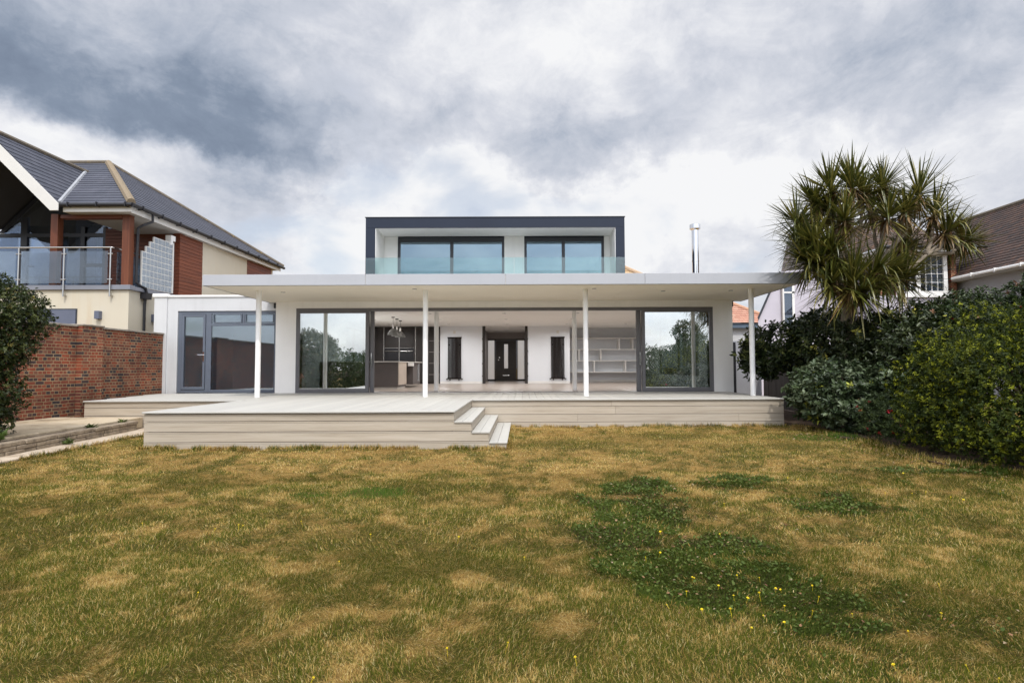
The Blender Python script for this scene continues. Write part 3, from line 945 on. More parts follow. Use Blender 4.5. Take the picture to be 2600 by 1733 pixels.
# ================================================================ the deck
dk = thing('deck', (-2, 12.7, 0), 'pale timber effect raised deck with steps down to the lawn', 'deck')
ZT = 0.598
BW = 0.172
m = MB()
x = 5.85
def dleft(x):  # left end of the deck slants along the brick wall
    return 12.79 if x > -9.80 else 12.79 + (-9.80 - x) / 0.70 * 3.7
nose = 0.14
while x > -10.4:
    x0 = x - BW + 0.004
    xm = (x + x0) / 2
    y0 = 12.75 + nose
    if -6.25 + nose < xm < -1.13 - nose + 0.05: y0 = 9.43 + nose
    if x0 < -9.8: y0 = dleft(x0) + 0.02
    if y0 < 16.2: m.box(x0, y0, ZT - 0.025, x, 16.415, ZT)
    x -= BW
m.build('decking', deck_board, dk, bevel=0.003)
# edge boards that finish the rim
m = MB()
def xb(x0, x1, y): bx(x0, y - 0.02, ZT - 0.028, x1, y + nose - 0.004, ZT + 0.001).build('edge_board', deck_top_x, dk, bevel=0.008)
xb(-9.80, -6.275, 12.75); xb(-6.27, -1.11, 9.43); xb(-1.105, 5.87, 12.75)
m = MB()
for a in ((-6.272, 9.572, -6.12, 12.73), (-1.25, 9.572, -1.108, 12.73), (5.80, 12.895, 5.872, 16.4)):
    bx(a[0], a[1], ZT - 0.028, a[2], a[3], ZT + 0.001).build('edge_board', deck_board, dk, bevel=0.008)
# horizontal cladding boards
def cladding(m, axis, c, a, b, z0=0.0, z1=0.566):
    z = z1
    first = True
    while z > z0 - 0.1:
        h = 0.125 if first else 0.166
        first = False
        zl = max(z - h, -0.06)
        if zl >= z - 0.02: break
        if axis == 'X':
            xa = a
            nxt = a + (0.9 + 3.1 * ((z * 7.31 + a * 0.37) % 1.0))
            while xa < b - 0.01:
                xe = min(nxt, b)
                if b - xe < 0.5: xe = b
                m.box(xa, c, zl, xe - (0.003 if xe < b else 0), c + 0.02, z)
                xa = xe; nxt = xe + 3.6
        else: m.box(c, a, zl, c + 0.02, b, z)
        z = zl - 0.008
def clad(axis, c, a, b, mat, rows=None):
    q = MB(); cladding(q, axis, c, a, b); q.build('fascia_board' if axis == 'X' else 'side_board', mat, dk, bevel=0.003)
clad('X', 12.77, -9.79, -6.25, deck_fascia); clad('X', 12.77, -1.13, 5.85, deck_fascia)
clad('Y', -6.25, 9.475, 12.76, deck_riser); clad('Y', 5.83, 12.795, 16.4, deck_riser); clad('Y', -1.15, 9.475, 12.76, deck_riser)
# the front boards run on under the steps
q = MB(); zs = [0.566, 0.441, 0.2695, 0.0985, -0.06]
for k in range(4): q.box(-6.25, 9.45, zs[k + 1], -1.13 + 0.288 * k, 9.47, zs[k] - 0.008 - (0.025 if k else 0.0))
for k in range(1, 4): q.box(-6.25, 9.4505, zs[k] - 0.03, -1.13 + 0.288 * (k - 1) , 9.4695, zs[k] - 0.008)
q.build('fascia_board', deck_fascia, dk, bevel=0.003)
m = MB(); m.box(-6.2, 9.50, -0.05, -1.18, 12.8, 0.555); m.box(-9.74, 12.82, -0.05, 5.78, 16.38, 0.555)
m.build('deck_frame', dark_frame, dk)
for k in range(3):
    zt = ZT - 0.171 * (k + 1)
    xl, xr = -1.125 + 0.288 * k, -1.125 + 0.288 * (k + 1)
    t = MB(); t.box(xl + 0.003, 9.43, zt - 0.028, (xl + xr) / 2 - 0.002, 12.76, zt); t.box((xl + xr) / 2 + 0.002, 9.43, zt - 0.028, xr + 0.014, 12.76, zt)
    s_ = t.build('step', deck_board, dk, bevel=0.005)
    t = MB()
    t.box(xr - 0.02, 9.476, max(zt - 0.171, -0.05), xr, 12.755, zt - 0.030)
    t.build('riser', deck_riser, s_, bevel=0.003)

# ================================================================ the modern house
FY = 16.42
hs = thing('modern_house', (-0.5, 16.4, 0), 'modern white house with wide glass doors and dark framed upper storey', 'house')
m = MB()
m.box(-7.12, FY, 0.4, -6.53, FY + 0.35, 3.236); m.box(5.53, FY, 0.4, 6.10, FY + 0.35, 3.236); m.box(-6.53, FY + 0.002, 3.04, 5.53, FY + 0.348, 3.236)
m.build('facade_wall', facade_paint, hs)
m = MB()
for x0, x1, ya, yb in ((-7.12, -6.90, 22.3, 25.2), (5.88, 6.10, 18.9, 24.6)):
    m.box(x0, FY + 0.35, 0.0, x1, ya, 3.236); m.box(x0, yb, 0.0, x1, 27.2, 3.236); m.box(x0, ya, 0.0, x1, yb, 1.0); m.box(x0, ya, 2.95, x1, yb, 3.236)
    wf = MB(); xm = (x0 + x1) / 2
    for a in (ya, (ya + yb) / 2 - 0.03, yb - 0.06): wf.box(xm - 0.03, a, 1.0, xm + 0.03, a + 0.06, 2.95)
    wf.box(xm - 0.029, ya, 1.0, xm + 0.029, yb, 1.06); wf.box(xm - 0.029, ya, 2.89, xm + 0.029, yb, 2.95)
    wfo = wf.build('side_window', frame_grey, hs)  # unseen window added so skylight reaches the room
    bx(xm - 0.005, ya + 0.06, 1.06, xm + 0.005, yb - 0.06, 2.89).build('pane', glass_clear, wfo)
m.box(-7.12, 27.2, 0.0, -1.80, 27.4, 3.236); m.box(0.37, 27.2, 0.0, 6.10, 27.4, 3.236)
m.build('side_wall', interior_wall, hs)
m = MB(); m.box(-6.9, FY + 0.02, 0.45, 5.88, 27.2, ZT - 0.002); m.box(-1.80, 27.2, 0.45, 0.37, 30.3, ZT - 0.002)
m.build('floor', floor_wood, hs)
def holed(m, x0, x1, y0, y1, z0, z1):
    """slab with the two openings added for light left out"""
    m.box(x0, y0, z0, x1, 17.0, z1); m.box(x0, 18.4, z0, x1, y1, z1)
    for a, b in ((x0, -6.6), (-4.75, 3.2), (5.7, x1)): m.box(a, 17.0, z0, b, 18.4, z1)
m = MB(); holed(m, -6.9, 5.88, FY + 0.37, 27.2, 3.155, 3.235); m.build('ceiling', interior_ceiling, hs)
bx(-1.80, 27.2, 3.155, 0.37, 30.2, 3.235).build('hall_ceiling', interior_ceiling, hs)
for a, b in ((-6.6, -4.75), (3.2, 5.7)): bx(a - 0.03, 16.97, 3.475, b + 0.03, 18.43, 3.50).build('added_rooflight', opal, hs)  # roof panels added out of view to brighten the room
m = MB()
m.box(-3.65, 25.4, ZT, -1.76, 25.52, 3.155); m.box(-3.65, 25.52, ZT, -3.53, 27.2, 3.155); m.build('partition_wall', interior_wall, hs)
m = MB(); m.box(0.26, 25.4, ZT, 2.14, 25.52, 3.155); m.box(2.02, 25.52, ZT, 2.14, 27.2, 3.155); m.build('partition_wall', interior_wall, hs)
m = MB()
m.box(-3.65, 25.388, ZT, -1.76, 25.4, ZT + 0.10); m.box(0.26, 25.388, ZT, 2.14, 25.4, ZT + 0.10); m.box(2.14, 27.188, ZT, 5.88, 27.2, ZT + 0.10)
m.build('skirting', white_gloss, hs)
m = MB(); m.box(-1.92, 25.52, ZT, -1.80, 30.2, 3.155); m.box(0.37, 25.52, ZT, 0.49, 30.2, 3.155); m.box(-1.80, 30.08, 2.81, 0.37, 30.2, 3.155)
m.build('hall_wall', hall_shade_paint, hs)
m = MB(); m.box(-1.76, 25.37, ZT, -1.64, 25.60, 3.155); m.box(0.14, 25.37, ZT, 0.26, 25.60, 3.155)
for xx in (-1.775, 0.26):
    for z in (0.9, 1.45, 2.0, 2.55): m.box(xx, 25.35, z, xx + 0.015, 25.37, z + 0.06)
m.build('door_jamb', cabinet_dark, hs)

# recessed ceiling downlights; their glow and lamps are added to brighten the room
ml_, tl_ = newmat('fill_lens')
finish(tl_, tl_.n('ShaderNodeEmission', Color=(1.0, 0.95, 0.88, 1), Strength=6.0).outputs[0])
lamp_d = bpy.data.lights.new('room_fill_lamp', 'AREA')
lamp_d.shape = 'DISK'; lamp_d.size = 0.10; lamp_d.energy = 29.0; lamp_d.color = (1.0, 0.99, 0.985)
for lx, ly, lz in [(x_, y_, 3.155) for x_ in (-5.6, -3.1, -0.6, 1.9, 4.4) for y_ in (19.2, 21.6, 24.0)] + [(-0.7, 27.4, 3.155)]:
    dl = MB(); dl.lathe((lx, ly, lz), [(0.075, -0.001), (0.072, -0.018), (0.061, -0.0195)], 18)
    dlo = dl.build('ceiling_downlight', white_gloss, hs)
    MB().lathe((lx, ly, lz), [(0.061, -0.0195), (0.058, -0.0195), (0.055, -0.002)], 18).build('baffle', matte_black, dlo)
    MB().lathe((lx, ly, lz), [(0.054, -0.003), (0.0005, -0.003)], 18).build('lens', ml_, dlo)
    lo_ = bpy.data.objects.new('room_fill_lamp', lamp_d); COL.objects.link(lo_)
    lo_.parent = dlo; lo_.location = Vector((lx, ly, lz - 0.006)) - ORG[dlo]

# front door at the far end of the hall
fd = bx(-1.84, 30.06, ZT, -1.81, 30.16, 2.81)
for a in ((-1.84, ZT, -1.80, 2.80), (-1.45, ZT, -1.39, 2.80), (-0.28, ZT, -0.225, 2.80), (0.13, ZT, 0.37, 2.80), (-1.80, 2.74, 0.37, 2.81), (-1.80, ZT, 0.37, ZT + 0.09)):
    fd.box(a[0], 30.06, a[1], a[2], 30.16, a[3])
fdo = fd.build('front_door', door_dark, hs)
lf = MB(); lf.box(-1.385, 30.075, ZT + 0.02, -0.94, 30.13, 2.735); lf.box(-0.735, 30.075, ZT + 0.02, -0.285, 30.13, 2.735)
lf.box(-0.94, 30.075, ZT + 0.02, -0.735, 30.13, 1.26); lf.box(-0.94, 30.075, 2.54, -0.735, 30.13, 2.735)
lf.build('door_leaf', door_dark, fdo, bevel=0.004)
g = MB(); g.box(-0.94, 30.09, 1.26, -0.735, 30.11, 2.54); g.build('door_light', frosted, fdo)
g = bx(-1.80, 30.09, ZT + 0.09, -1.45, 30.11, 2.74); g.build('sidelight', frosted, fdo)
g = bx(-0.225, 30.09, ZT + 0.09, 0.13, 30.11, 2.74); g.build('sidelight', frosted, fdo)
g = bx(-1.00, 30.06, 0.865, -0.66, 30.08, 0.92); g.build('letterbox', steel, fdo, bevel=0.005)
g = MB(); g.box(-1.22, 30.06, 1.79, -1.15, 30.08, 1.87); g.box(-1.26, 30.04, 1.67, -1.20, 30.08, 1.74); g.build('lock', steel, fdo, bevel=0.004)

# inner columns
def column(x, y, r, z0, z1):
    c = MB(); c.lathe((x, y, 0), [(r, z0), (r, z1)], 28)
    return c.build('column', column_paint, hs, smooth=True)
for x in (-6.52, -2.385, 1.58, 5.69): column(x, 14.05, 0.0635, ZT, 3.24)
for x in (-2.65, 1.63): column(x, 17.62, 0.071, ZT, 3.155)

# canopy
cn = MB(); sj = [-7.38, -4.9, -2.42, 0.06, 2.54, 5.02, 6.46]
for a, b in zip(sj, sj[1:]): cn.box(a + 0.002, 13.12, 3.238, b - 0.002, FY + 0.36, 3.26)
cn.box(-7.38, 13.12, 3.262, 6.46, FY + 0.36, 3.44)
can = cn.build('canopy', soffit_paint, hs)
bx(-7.38, 13.119, 3.221, 6.46, 13.14, 3.2275).build('shadow_line', frame_grey, can)  # dark strip drawn in place of the shadow under the fascia
fs = MB()
cuts = [-7.40, -3.62, -0.37, 2.86, 6.48]
for a, b in zip(cuts, cuts[1:]): fs.box(a + 0.003, 13.10, 3.228, b - 0.003, 13.118, 3.482)
fs.box(-7.40, 13.1185, 3.228, -7.382, FY + 0.36, 3.482); fs.box(6.462, 13.1185, 3.228, 6.48, FY + 0.36, 3.482)
fs.build('fascia', fascia_metal, can, bevel=0.004)
rf = bx(-7.38, 13.12, 3.442, 6.46, FY + 0.3, 3.47); rf.build('roof_covering', lead_grey, can)
for x, y in ((-6.05, 14.35), (-2.62, 13.85), (1.78, 13.9), (5.3, 14.35), (3.6, 14.4)):
    d_ = MB(); d_.lathe((x, y, 3.228), [(0.055, 0.012), (0.058, 0.0), (0.042, 0.0), (0.036, 0.008), (0.001, 0.008)], 20)
    d_.build('downlight', steel, can, smooth=True)
m = MB(); holed(m, -7.12, 6.10, FY + 0.362, 27.4, 3.238, 3.47); m.box(-1.92, 27.4, 3.238, 0.49, 30.5, 3.40)
m.build('flat_roof', lead_grey, hs)
for (a, b) in ((-7.27, -7.125), (6.105, 6.20)):
    m = bx(a, FY + 0.18, 3.06, b, FY + 0.34, 3.225); m.tube([((a + b) / 2, FY + 0.26, 3.06), ((a + b) / 2, FY + 0.26, 0.1)], 0.035, 10)
    m.build('rain_hopper', black_plastic, hs, bevel=0.006)

# wide sliding doors
hd = MB(); hd.box(-6.53, FY - 0.012, 2.955, 5.53, FY + 0.16, 3.04)
for x in (-4.65, -2.9, -1.1, 0.55, 2.35, 4.1): hd.box(x - 0.18, FY - 0.022, 3.0, x + 0.18, FY - 0.012, 3.03)
hd.build('door_head_track', frame_grey, hs, bevel=0.003)
th = MB(); th.box(-6.53, FY - 0.02, ZT - 0.03, 5.53, FY + 0.2, ZT + 0.014); th.build('threshold', frame_grey, hs, bevel=0.004)
def sliding(x0, x1, stack0, stack1, hx):
    f = MB()
    b_, t_ = ZT + 0.016, 2.953
    f.box(x0, FY - 0.01, b_, x0 + 0.095, FY + 0.09, t_); f.box(x1 - 0.10, FY - 0.01, b_, x1, FY + 0.09, t_)
    f.box(x0 + 0.095, FY - 0.01, b_, x1 - 0.10, FY + 0.09, b_ + 0.105); f.box(x0 + 0.095, FY - 0.01, t_ - 0.055, x1 - 0.10, FY + 0.09, t_)
    so = f.build('sliding_door', frame_grey, hs, bevel=0.004)
    bx(x0 + 0.095, FY + 0.03, b_ + 0.105, x1 - 0.10, FY + 0.054, t_ - 0.055).build('pane', glass_door, so)
    # the leaves stacked behind it
    f2 = MB(); f2.box(stack0, FY + 0.10, b_, stack1, FY + 0.18, t_)
    f2.box(x0 + 0.05 if stack0 > x0 else x0, FY + 0.10, b_, x0 + 0.12, FY + 0.18, t_) if stack0 > x0 + 0.5 else f2.box(x1 - 0.12, FY + 0.10, b_, x1 - 0.02, FY + 0.18, t_)
    f2.build('stacked_leaf', frame_grey, so, bevel=0.004)
    h = MB(); h.box(hx - 0.014, FY + 0.045, 1.42, hx + 0.014, FY + 0.098, 1.46); h.box(hx - 0.014, FY + 0.045, 1.66, hx + 0.014, FY + 0.098, 1.70); h.box(hx - 0.014, FY + 0.03, 1.36, hx + 0.014, FY + 0.05, 1.74)
    h.build('handle', polished_steel, so, bevel=0.005)
sliding(-6.53, -4.42, -4.415, -4.30, -4.36)
sliding(3.47, 5.53, 3.33, 3.465, 3.42)

# annex with its own glazed door
AY = 16.60
m = MB()
m.box(-10.74, AY - 0.04, 0.3, -10.37, AY + 0.3, 3.40); m.box(-10.37, AY, 0.3, -10.07, AY + 0.3, 3.40)
m.box(-10.07, AY + 0.001, 2.995, -7.20, AY + 0.299, 3.40); m.box(-7.20, AY, 0.3, -7.122, AY + 0.3, 3.40)
m.box(-10.74, AY + 0.3, 0.0, -10.5, 22.0, 3.40)
m.build('annex_wall', white_render, hs)
m = MB(); m.box(-10.78, AY - 0.075, 3.402, -10.35, AY + 0.05, 3.50); m.box(-10.35, AY - 0.035, 3.402, -7.385, AY + 0.34, 3.46); m.box(-10.78, AY + 0.05, 3.402, -10.46, 22.0, 3.50)
m.build('annex_coping', white_gloss, hs, bevel=0.006)
m = MB(); m.box(-10.5, AY + 0.3, 3.10, -7.12, 22.0, 3.38); m.box(-10.5, 20.6, ZT, -7.12, 20.8, 3.10); m.box(-10.5, AY + 0.30, 0.3, -7.12, 20.6, ZT - 0.01)
m.box(-7.16, AY + 0.3, ZT, -7.121, 20.6, 3.1); m.box(-10.5, AY + 0.3, ZT - 0.01, -10.46, 20.6, 3.1)
m.build('annex_room', interior_wall, hs)
f = MB(); Y0, Y1 = AY + 0.03, AY + 0.10
f.box(-10.065, Y0, ZT + 0.004, -9.96, Y1, 2.99); f.box(-9.255, Y0, ZT + 0.004, -9.095, Y1, 2.99); f.box(-7.255, Y0, ZT + 0.004, -7.205, Y1, 2.99)
f.box(-9.96, Y0, 2.90, -9.255, Y1, 2.99); f.box(-9.095, Y0, 2.92, -7.255, Y1, 2.99); f.box(-9.96, Y0, ZT + 0.004, -9.255, Y1, 0.69); f.box(-9.095, Y0, ZT + 0.004, -7.255, Y1, 0.69)
f.box(-9.095, Y0, 2.56, -7.255, Y1, 2.63); f.box(-8.19, Y0, 2.63, -8.13, Y1, 2.92)
aw = f.build('annex_window', frame_blue, hs, bevel=0.005)
f = MB(); Y2 = AY + 0.012
f.box(-9.95, Y2, 0.70, -9.885, Y1 - 0.01, 2.89); f.box(-9.33, Y2, 0.70, -9.265, Y1 - 0.01, 2.89); f.box(-9.885, Y2, 2.825, -9.33, Y1 - 0.01, 2.89); f.box(-9.885, Y2, 0.70, -9.33, Y1 - 0.01, 0.78)
f.build('glazed_door', frame_blue, aw, bevel=0.006)
f = MB()
for a, b in ((-9.05, -8.205), (-8.115, -7.265)):
    f.box(a, Y2, 2.645, b, Y0 - 0.001, 2.67); f.box(a, Y2, 2.885, b, Y0 - 0.001, 2.91); f.box(a, Y2, 2.67, a + 0.03, Y0 - 0.001, 2.885); f.box(b - 0.03, Y2, 2.67, b, Y0 - 0.001, 2.885)
f.build('toplight_frame', frame_blue, aw, bevel=0.003)
bx(-9.885, AY + 0.05, 0.78, -9.33, AY + 0.07, 2.825).build('pane', glass_annex, aw)
bx(-9.095, AY + 0.05, 0.69, -7.255, AY + 0.07, 2.56).build('pane', glass_annex, aw)
bx(-9.095, AY + 0.05, 2.63, -8.19, AY + 0.07, 2.92).build('pane', glass_annex, aw)
bx(-8.13, AY + 0.05, 2.63, -7.255, AY + 0.07, 2.92).build('pane', glass_annex, aw)
h = MB(); h.tube([(-9.30, AY + 0.01, 1.71), (-9.30, AY - 0.05, 1.71), (-9.31, AY - 0.055, 1.71), (-9.44, AY - 0.055, 1.71)], 0.011, 10); h.box(-9.318, AY + 0.0, 1.52, -9.282, AY + 0.012, 1.80)
h.build('handle', polished_steel, aw)
bx(-10.455, 17.35, 1.02, -10.445, 17.5, 1.12).build('socket', white_gloss, hs)

# upper storey
m = MB(); m.box(-4.62, 16.70, 3.472, -4.335, 22, 5.452); m.box(2.79, 16.70, 3.472, 3.06, 22, 5.452); m.box(-4.62, 16.698, 5.454, 3.06, 22, 5.765)
m.box(-4.62, 22.0, 3.472, 3.06, 22.2, 5.765)
up = m.build('upper_storey', anthracite, hs, bevel=0.004)
m = MB(); m.box(-4.64, 16.68, 5.757, 3.08, 22.2, 5.78); m.box(-4.345, 16.70, 5.44, 2.80, 16.706, 5.4535); m.build('edge_trim', dark_frame, up, bevel=0.003)
m = MB(); m.box(-4.333, 16.712, 3.50, -4.322, 17.74, 5.449); m.box(2.777, 16.712, 3.50, 2.788, 17.74, 5.449); m.box(-4.32, 16.712, 5.437, 2.775, 17.74, 5.4485)
for a, b in ((-4.333, -3.9), (-0.54, 0.087), (2.602, 2.788)): m.box(a, 17.75, 3.50, b, 17.95, 5.436)
m.box(-4.333, 16.712, 3.474, 2.788, 17.95, 3.498)
m.build('balcony_lining', facade_paint, up)
m = MB(); m.box(-4.333, 17.96, 5.20, 2.788, 21.9, 5.45); m.box(-4.333, 17.96, 3.474, 2.788, 21.9, 3.55); m.box(-4.333, 21.3, 3.55, 2.788, 21.9, 5.2); m.box(-0.5, 17.96, 3.55, -0.3, 21.3, 5.2)
m.build('bedroom_wall', interior_wall, up)
def upper_window(x0, x1, mx):
    f = MB(); a, b = 17.78, 17.86; z0, z1 = 3.50, 5.42
    f.box(x0, a, z0, x0 + 0.08, b, z1); f.box(x1 - 0.08, a, z0, x1, b, z1); f.box(x0 + 0.08, a, z1 - 0.15, x1 - 0.08, b, z1); f.box(x0 + 0.08, a, z0, x1 - 0.08, b, z0 + 0.1); f.box(mx - 0.05, a - 0.01, z0 + 0.1, mx + 0.05, b, z1 - 0.15)
    f.box(x0 + 0.5, a - 0.008, z1 - 0.028, x0 + 0.85, a, z1 - 0.006); f.box(x1 - 0.85, a - 0.008, z1 - 0.028, x1 - 0.5, a, z1 - 0.006)
    wo_ = f.build('sliding_window', dark_frame, up, bevel=0.004)
    bx(x0 + 0.08, 17.81, z0 + 0.1, mx - 0.05, 17.83, z1 - 0.15).build('pane', glass_upper, wo_) if False else None
    return wo_
for x0, x1, mx in ((-3.9, -0.54, -2.2), (0.087, 2.602, 1.32)):
    wo_ = upper_window(x0, x1, mx)
    ORG[wo_] = ORG[hs]
    for a, b in ((x0 + 0.08, mx - 0.05), (mx + 0.05, x1 - 0.08)):
        g = bx(a, 17.81, 3.60, b, 17.83, 5.27); g.build('pane', glass_upper, wo_)
bal = bx(-4.60, 16.62, 3.474, 3.05, 16.695, 3.505).build('glass_balustrade', steel, hs)
xs_ = [-4.60, -3.50, -2.41, -1.31, -0.22, 0.87, 1.96, 3.05]
for a, b in zip(xs_, xs_[1:]): bx(a + 0.005, 16.645, 3.506, b - 0.005, 16.665, 4.55).build('glass_panel', glass_bal, bal, bevel=0.002)

# flue and tiled roof behind
fl = MB(); fl.lathe((5.854, 19.0, 0), [(0.112, 3.46), (0.112, 4.83), (0.120, 4.832), (0.120, 4.875), (0.112, 4.877), (0.112, 5.93)], 28)
flo = fl.build('flue', polished_steel, hs, smooth=True)
c_ = MB(); c_.lathe((5.854, 19.0, 0), [(0.112, 5.90), (0.165, 5.945), (0.178, 5.95), (0.178, 6.085), (0.160, 6.10), (0.001, 6.12)], 28); c_.build('flue_cap', polished_steel, flo, smooth=True)
rt = MB(); SL = 0.69
A0, A1 = (-7.4, 19.0, 3.49), (6.1, 19.0, 3.49); T_ = 5.0
B0, B1 = (-7.4 + T_, 24.0, 3.49 + SL * T_), (6.1 - T_, 24.0, 3.49 + SL * T_)
C0, C1 = (-7.4, 32, 3.49), (6.1, 32, 3.49); D0, D1 = (-7.4 + T_, 29, 3.49 + SL * T_), (6.1 - T_, 29, 3.49 + SL * T_)
rt.courses(A0, A1, B0, B1, 20); rt.courses(A1, C1, B1, D1, 20); rt.courses(C0, A0, D0, B0, 20)
rt.face([B0, B1, D1, D0], [(0, 0), (1, 0), (1, 1), (0, 1)])
rto = rt.build('tiled_roof', tan_tile, hs)
cp = MB()
for p, q in ((A0, B0), (A1, B1)): cp.tube([p, q], 0.09, 8)
cp.build('hip_tiles', tan_cap, rto)

# ---- inside the room
kc = thing('kitchen_cabinet', (-5.3, 25.4, ZT), 'tall dark kitchen cupboard wall with two built in ovens', 'cabinet')
m = MB()
for a, b in ((-6.895, -6.19), (-6.15, -5.505), (-5.455, -4.78), (-4.735, -4.2), (-4.195, -3.66)): m.box(a, 25.40, ZT + 0.08, b, 26.0, 3.14)
m.box(-6.895, 25.46, ZT, -3.66, 26.0, ZT + 0.08)
m.build('cupboard_body', cabinet_dark, kc, bevel=0.003)
m = MB()
for x in (-6.17, -5.48, -4.757): m.box(x - 0.018, 25.395, ZT + 0.9, x + 0.018, 25.9, 3.13)
m.build('trim_strip', steel, kc)
m = MB()
for z in (1.0, 1.5, 2.0, 2.5): m.box(-4.15, 25.385, z, -3.68, 25.40, z + 0.015)
m.build('shelf_edge', hall_shade_paint, kc)
for a in (-6.13, -5.445):
    m = MB(); m.box(a, 25.375, 1.63, a + 0.625, 25.398, 2.02); m.box(a, 25.378, 2.03, a + 0.625, 25.398, 2.20)
    ov = m.build('oven', black_plastic, kc, bevel=0.003)
    m = MB(); m.tube([(a + 0.03, 25.345, 2.05), (a + 0.595, 25.345, 2.05)], 0.012, 8); m.box(a, 25.37, 2.19, a + 0.625, 25.377, 2.205); m.build('oven_handle', steel, ov)
ki = thing('kitchen_island', (-5.3, 19.9, ZT), 'grey brown kitchen island with pale worktop and end panel', 'kitchen island')
m = MB(); m.box(-6.85, 19.40, ZT + 0.055, -4.22, 20.70, 1.505); m.build('island_body', cabinet_grey, ki, bevel=0.003)
m = MB(); m.box(-6.85, 19.42, ZT, -4.24, 20.68, ZT + 0.054); m.build('plinth', worktop, ki)
m = MB(); m.box(-4.219, 19.40, ZT + 0.13, -4.195, 20.70, 1.504); m.build('end_panel', pale_wood, ki)
m = MB(); m.box(-6.88, 19.37, 1.506, -4.17, 21.0, 1.535); m.box(-6.88, 21.01, 1.506, -3.95, 22.6, 1.535); m.build('worktop', worktop, ki, bevel=0.004)
m = MB(); m.box(-6.85, 21.05, ZT + 0.1, -4.03, 22.5, 1.504); m.build('rear_unit', cabinet_grey, ki, bevel=0.003)
m = MB(); m.box(-4.03, 21.9, ZT + 0.2, -4.015, 22.3, 1.45); m.build('bottle_rack', steel, ki)
m = bx(-4.16, 20.75, 1.37, -3.98, 20.98, 1.49); m.build('socket_box', white_gloss, ki, bevel=0.004)

def pendant(x, y, label):
    t = thing('pendant_lamp', (x, y, 3.154), label, 'pendant lamp', 'pendant lamps over the kitchen island')
    MB().lathe((x, y, 3.12), [(0.001, 0.0), (0.06, 0.0), (0.06, 0.033)], 18).build('ceiling_rose', dark_frame, t, smooth=True)
    MB().tube([(x, y, 3.12), (x, y, 2.86)], 0.005, 6).build('cord', black_plastic, t)
    MB().lathe((x, y, 2.72), [(0.001, 0.15), (0.02, 0.145), (0.03, 0.09), (0.028, 0.0)], 14).build('lamp_holder', white_gloss, t, smooth=True)
    MB().lathe((x, y, 2.50), [(0.03, 0.235), (0.06, 0.215), (0.12, 0.16), (0.18, 0.075), (0.20, 0.0), (0.194, 0.0), (0.17, 0.07), (0.11, 0.15), (0.03, 0.215)], 26).build('lamp_shade', shade_grey, t, smooth=True)
pendant(-4.66, 20.55, 'grey dome pendant lamp, the nearest and leftmost of three over the island')
pendant(-4.70, 21.36, 'grey dome pendant lamp, the middle one of three over the island')
pendant(-4.73, 22.10, 'grey dome pendant lamp, the farthest and rightmost of three over the island')

def radiator(xc, label):
    t = thing('radiator', (xc, 25.36, ZT), label, 'radiator', 'tall dark radiators in the living room')
    m = MB()
    for k in range(10):
        x = xc - 0.27 + k * 0.06
        m.tube([(x, 25.345, 0.84), (x, 25.345, 2.64)], 0.0245, 10)
    m.build('fins', radiator_paint, t, smooth=True)
    m = MB(); m.tube([(xc - 0.31, 25.345, 2.645), (xc + 0.31, 25.345, 2.645)], 0.03, 10); m.tube([(xc - 0.31, 25.345, 0.835), (xc + 0.31, 25.345, 0.835)], 0.03, 10); m.build('manifold', radiator_paint, t, smooth=True)
    m = MB()
    for s_ in (-1, 1): m.tube([(xc + s_ * 0.31, 25.345, 0.80), (xc + s_ * 0.37, 25.345, 0.80)], 0.025, 10); m.tube([(xc + s_ * 0.2, 25.345, 0.80), (xc + s_ * 0.2, 25.345, 0.74)], 0.03, 8); m.box(xc + s_ * 0.25 - 0.02, 25.36, 2.3, xc + s_ * 0.25 + 0.02, 25.399, 2.35)
    m.build('valve', black_plastic, t)
radiator(-3.005, 'tall dark column radiator on the wall left of the front door')
radiator(1.60, 'tall dark column radiator on the wall right of the front door')
for x, l in ((-3.01, 'small square white wall switch above the left radiator'), (1.607, 'small square white wall switch above the right radiator')):
    m = bx(x - 0.055, 25.375, 2.825, x + 0.055, 25.399, 2.945); m.box(x - 0.03, 25.368, 2.85, x + 0.03, 25.374, 2.91)
    tag(m.build('wall_switch', off_white_gloss, bevel=0.004, org=(x, 25.39, 2.885)), l, 'switch', 'white wall switches above the radiators')
bs = thing('bookshelf', (3.9, 26.6, ZT), 'white built in bookshelf with staggered empty compartments', 'bookshelf')
m = MB()
for z in (2.66, 2.13, 1.605, 1.075): bx(2.15, 26.6, z - 0.02, 5.87, 27.19, z + 0.02).build('shelf', white_gloss, bs, bevel=0.003)
for x, z in ((4.564, 2.15), (5.2, 2.15), (2.674, 1.625), (3.70, 1.625), (3.385, 1.095), (4.85, 1.095)): bx(x - 0.03, 26.602, z, x + 0.03, 27.19, z + 0.488).build('divider', white_gloss, bs, bevel=0.003)
for z in (2.15, 1.625, 1.095): bx(2.15, 26.602, z, 2.19, 27.19, z + 0.488).build('divider', white_gloss, bs, bevel=0.003)

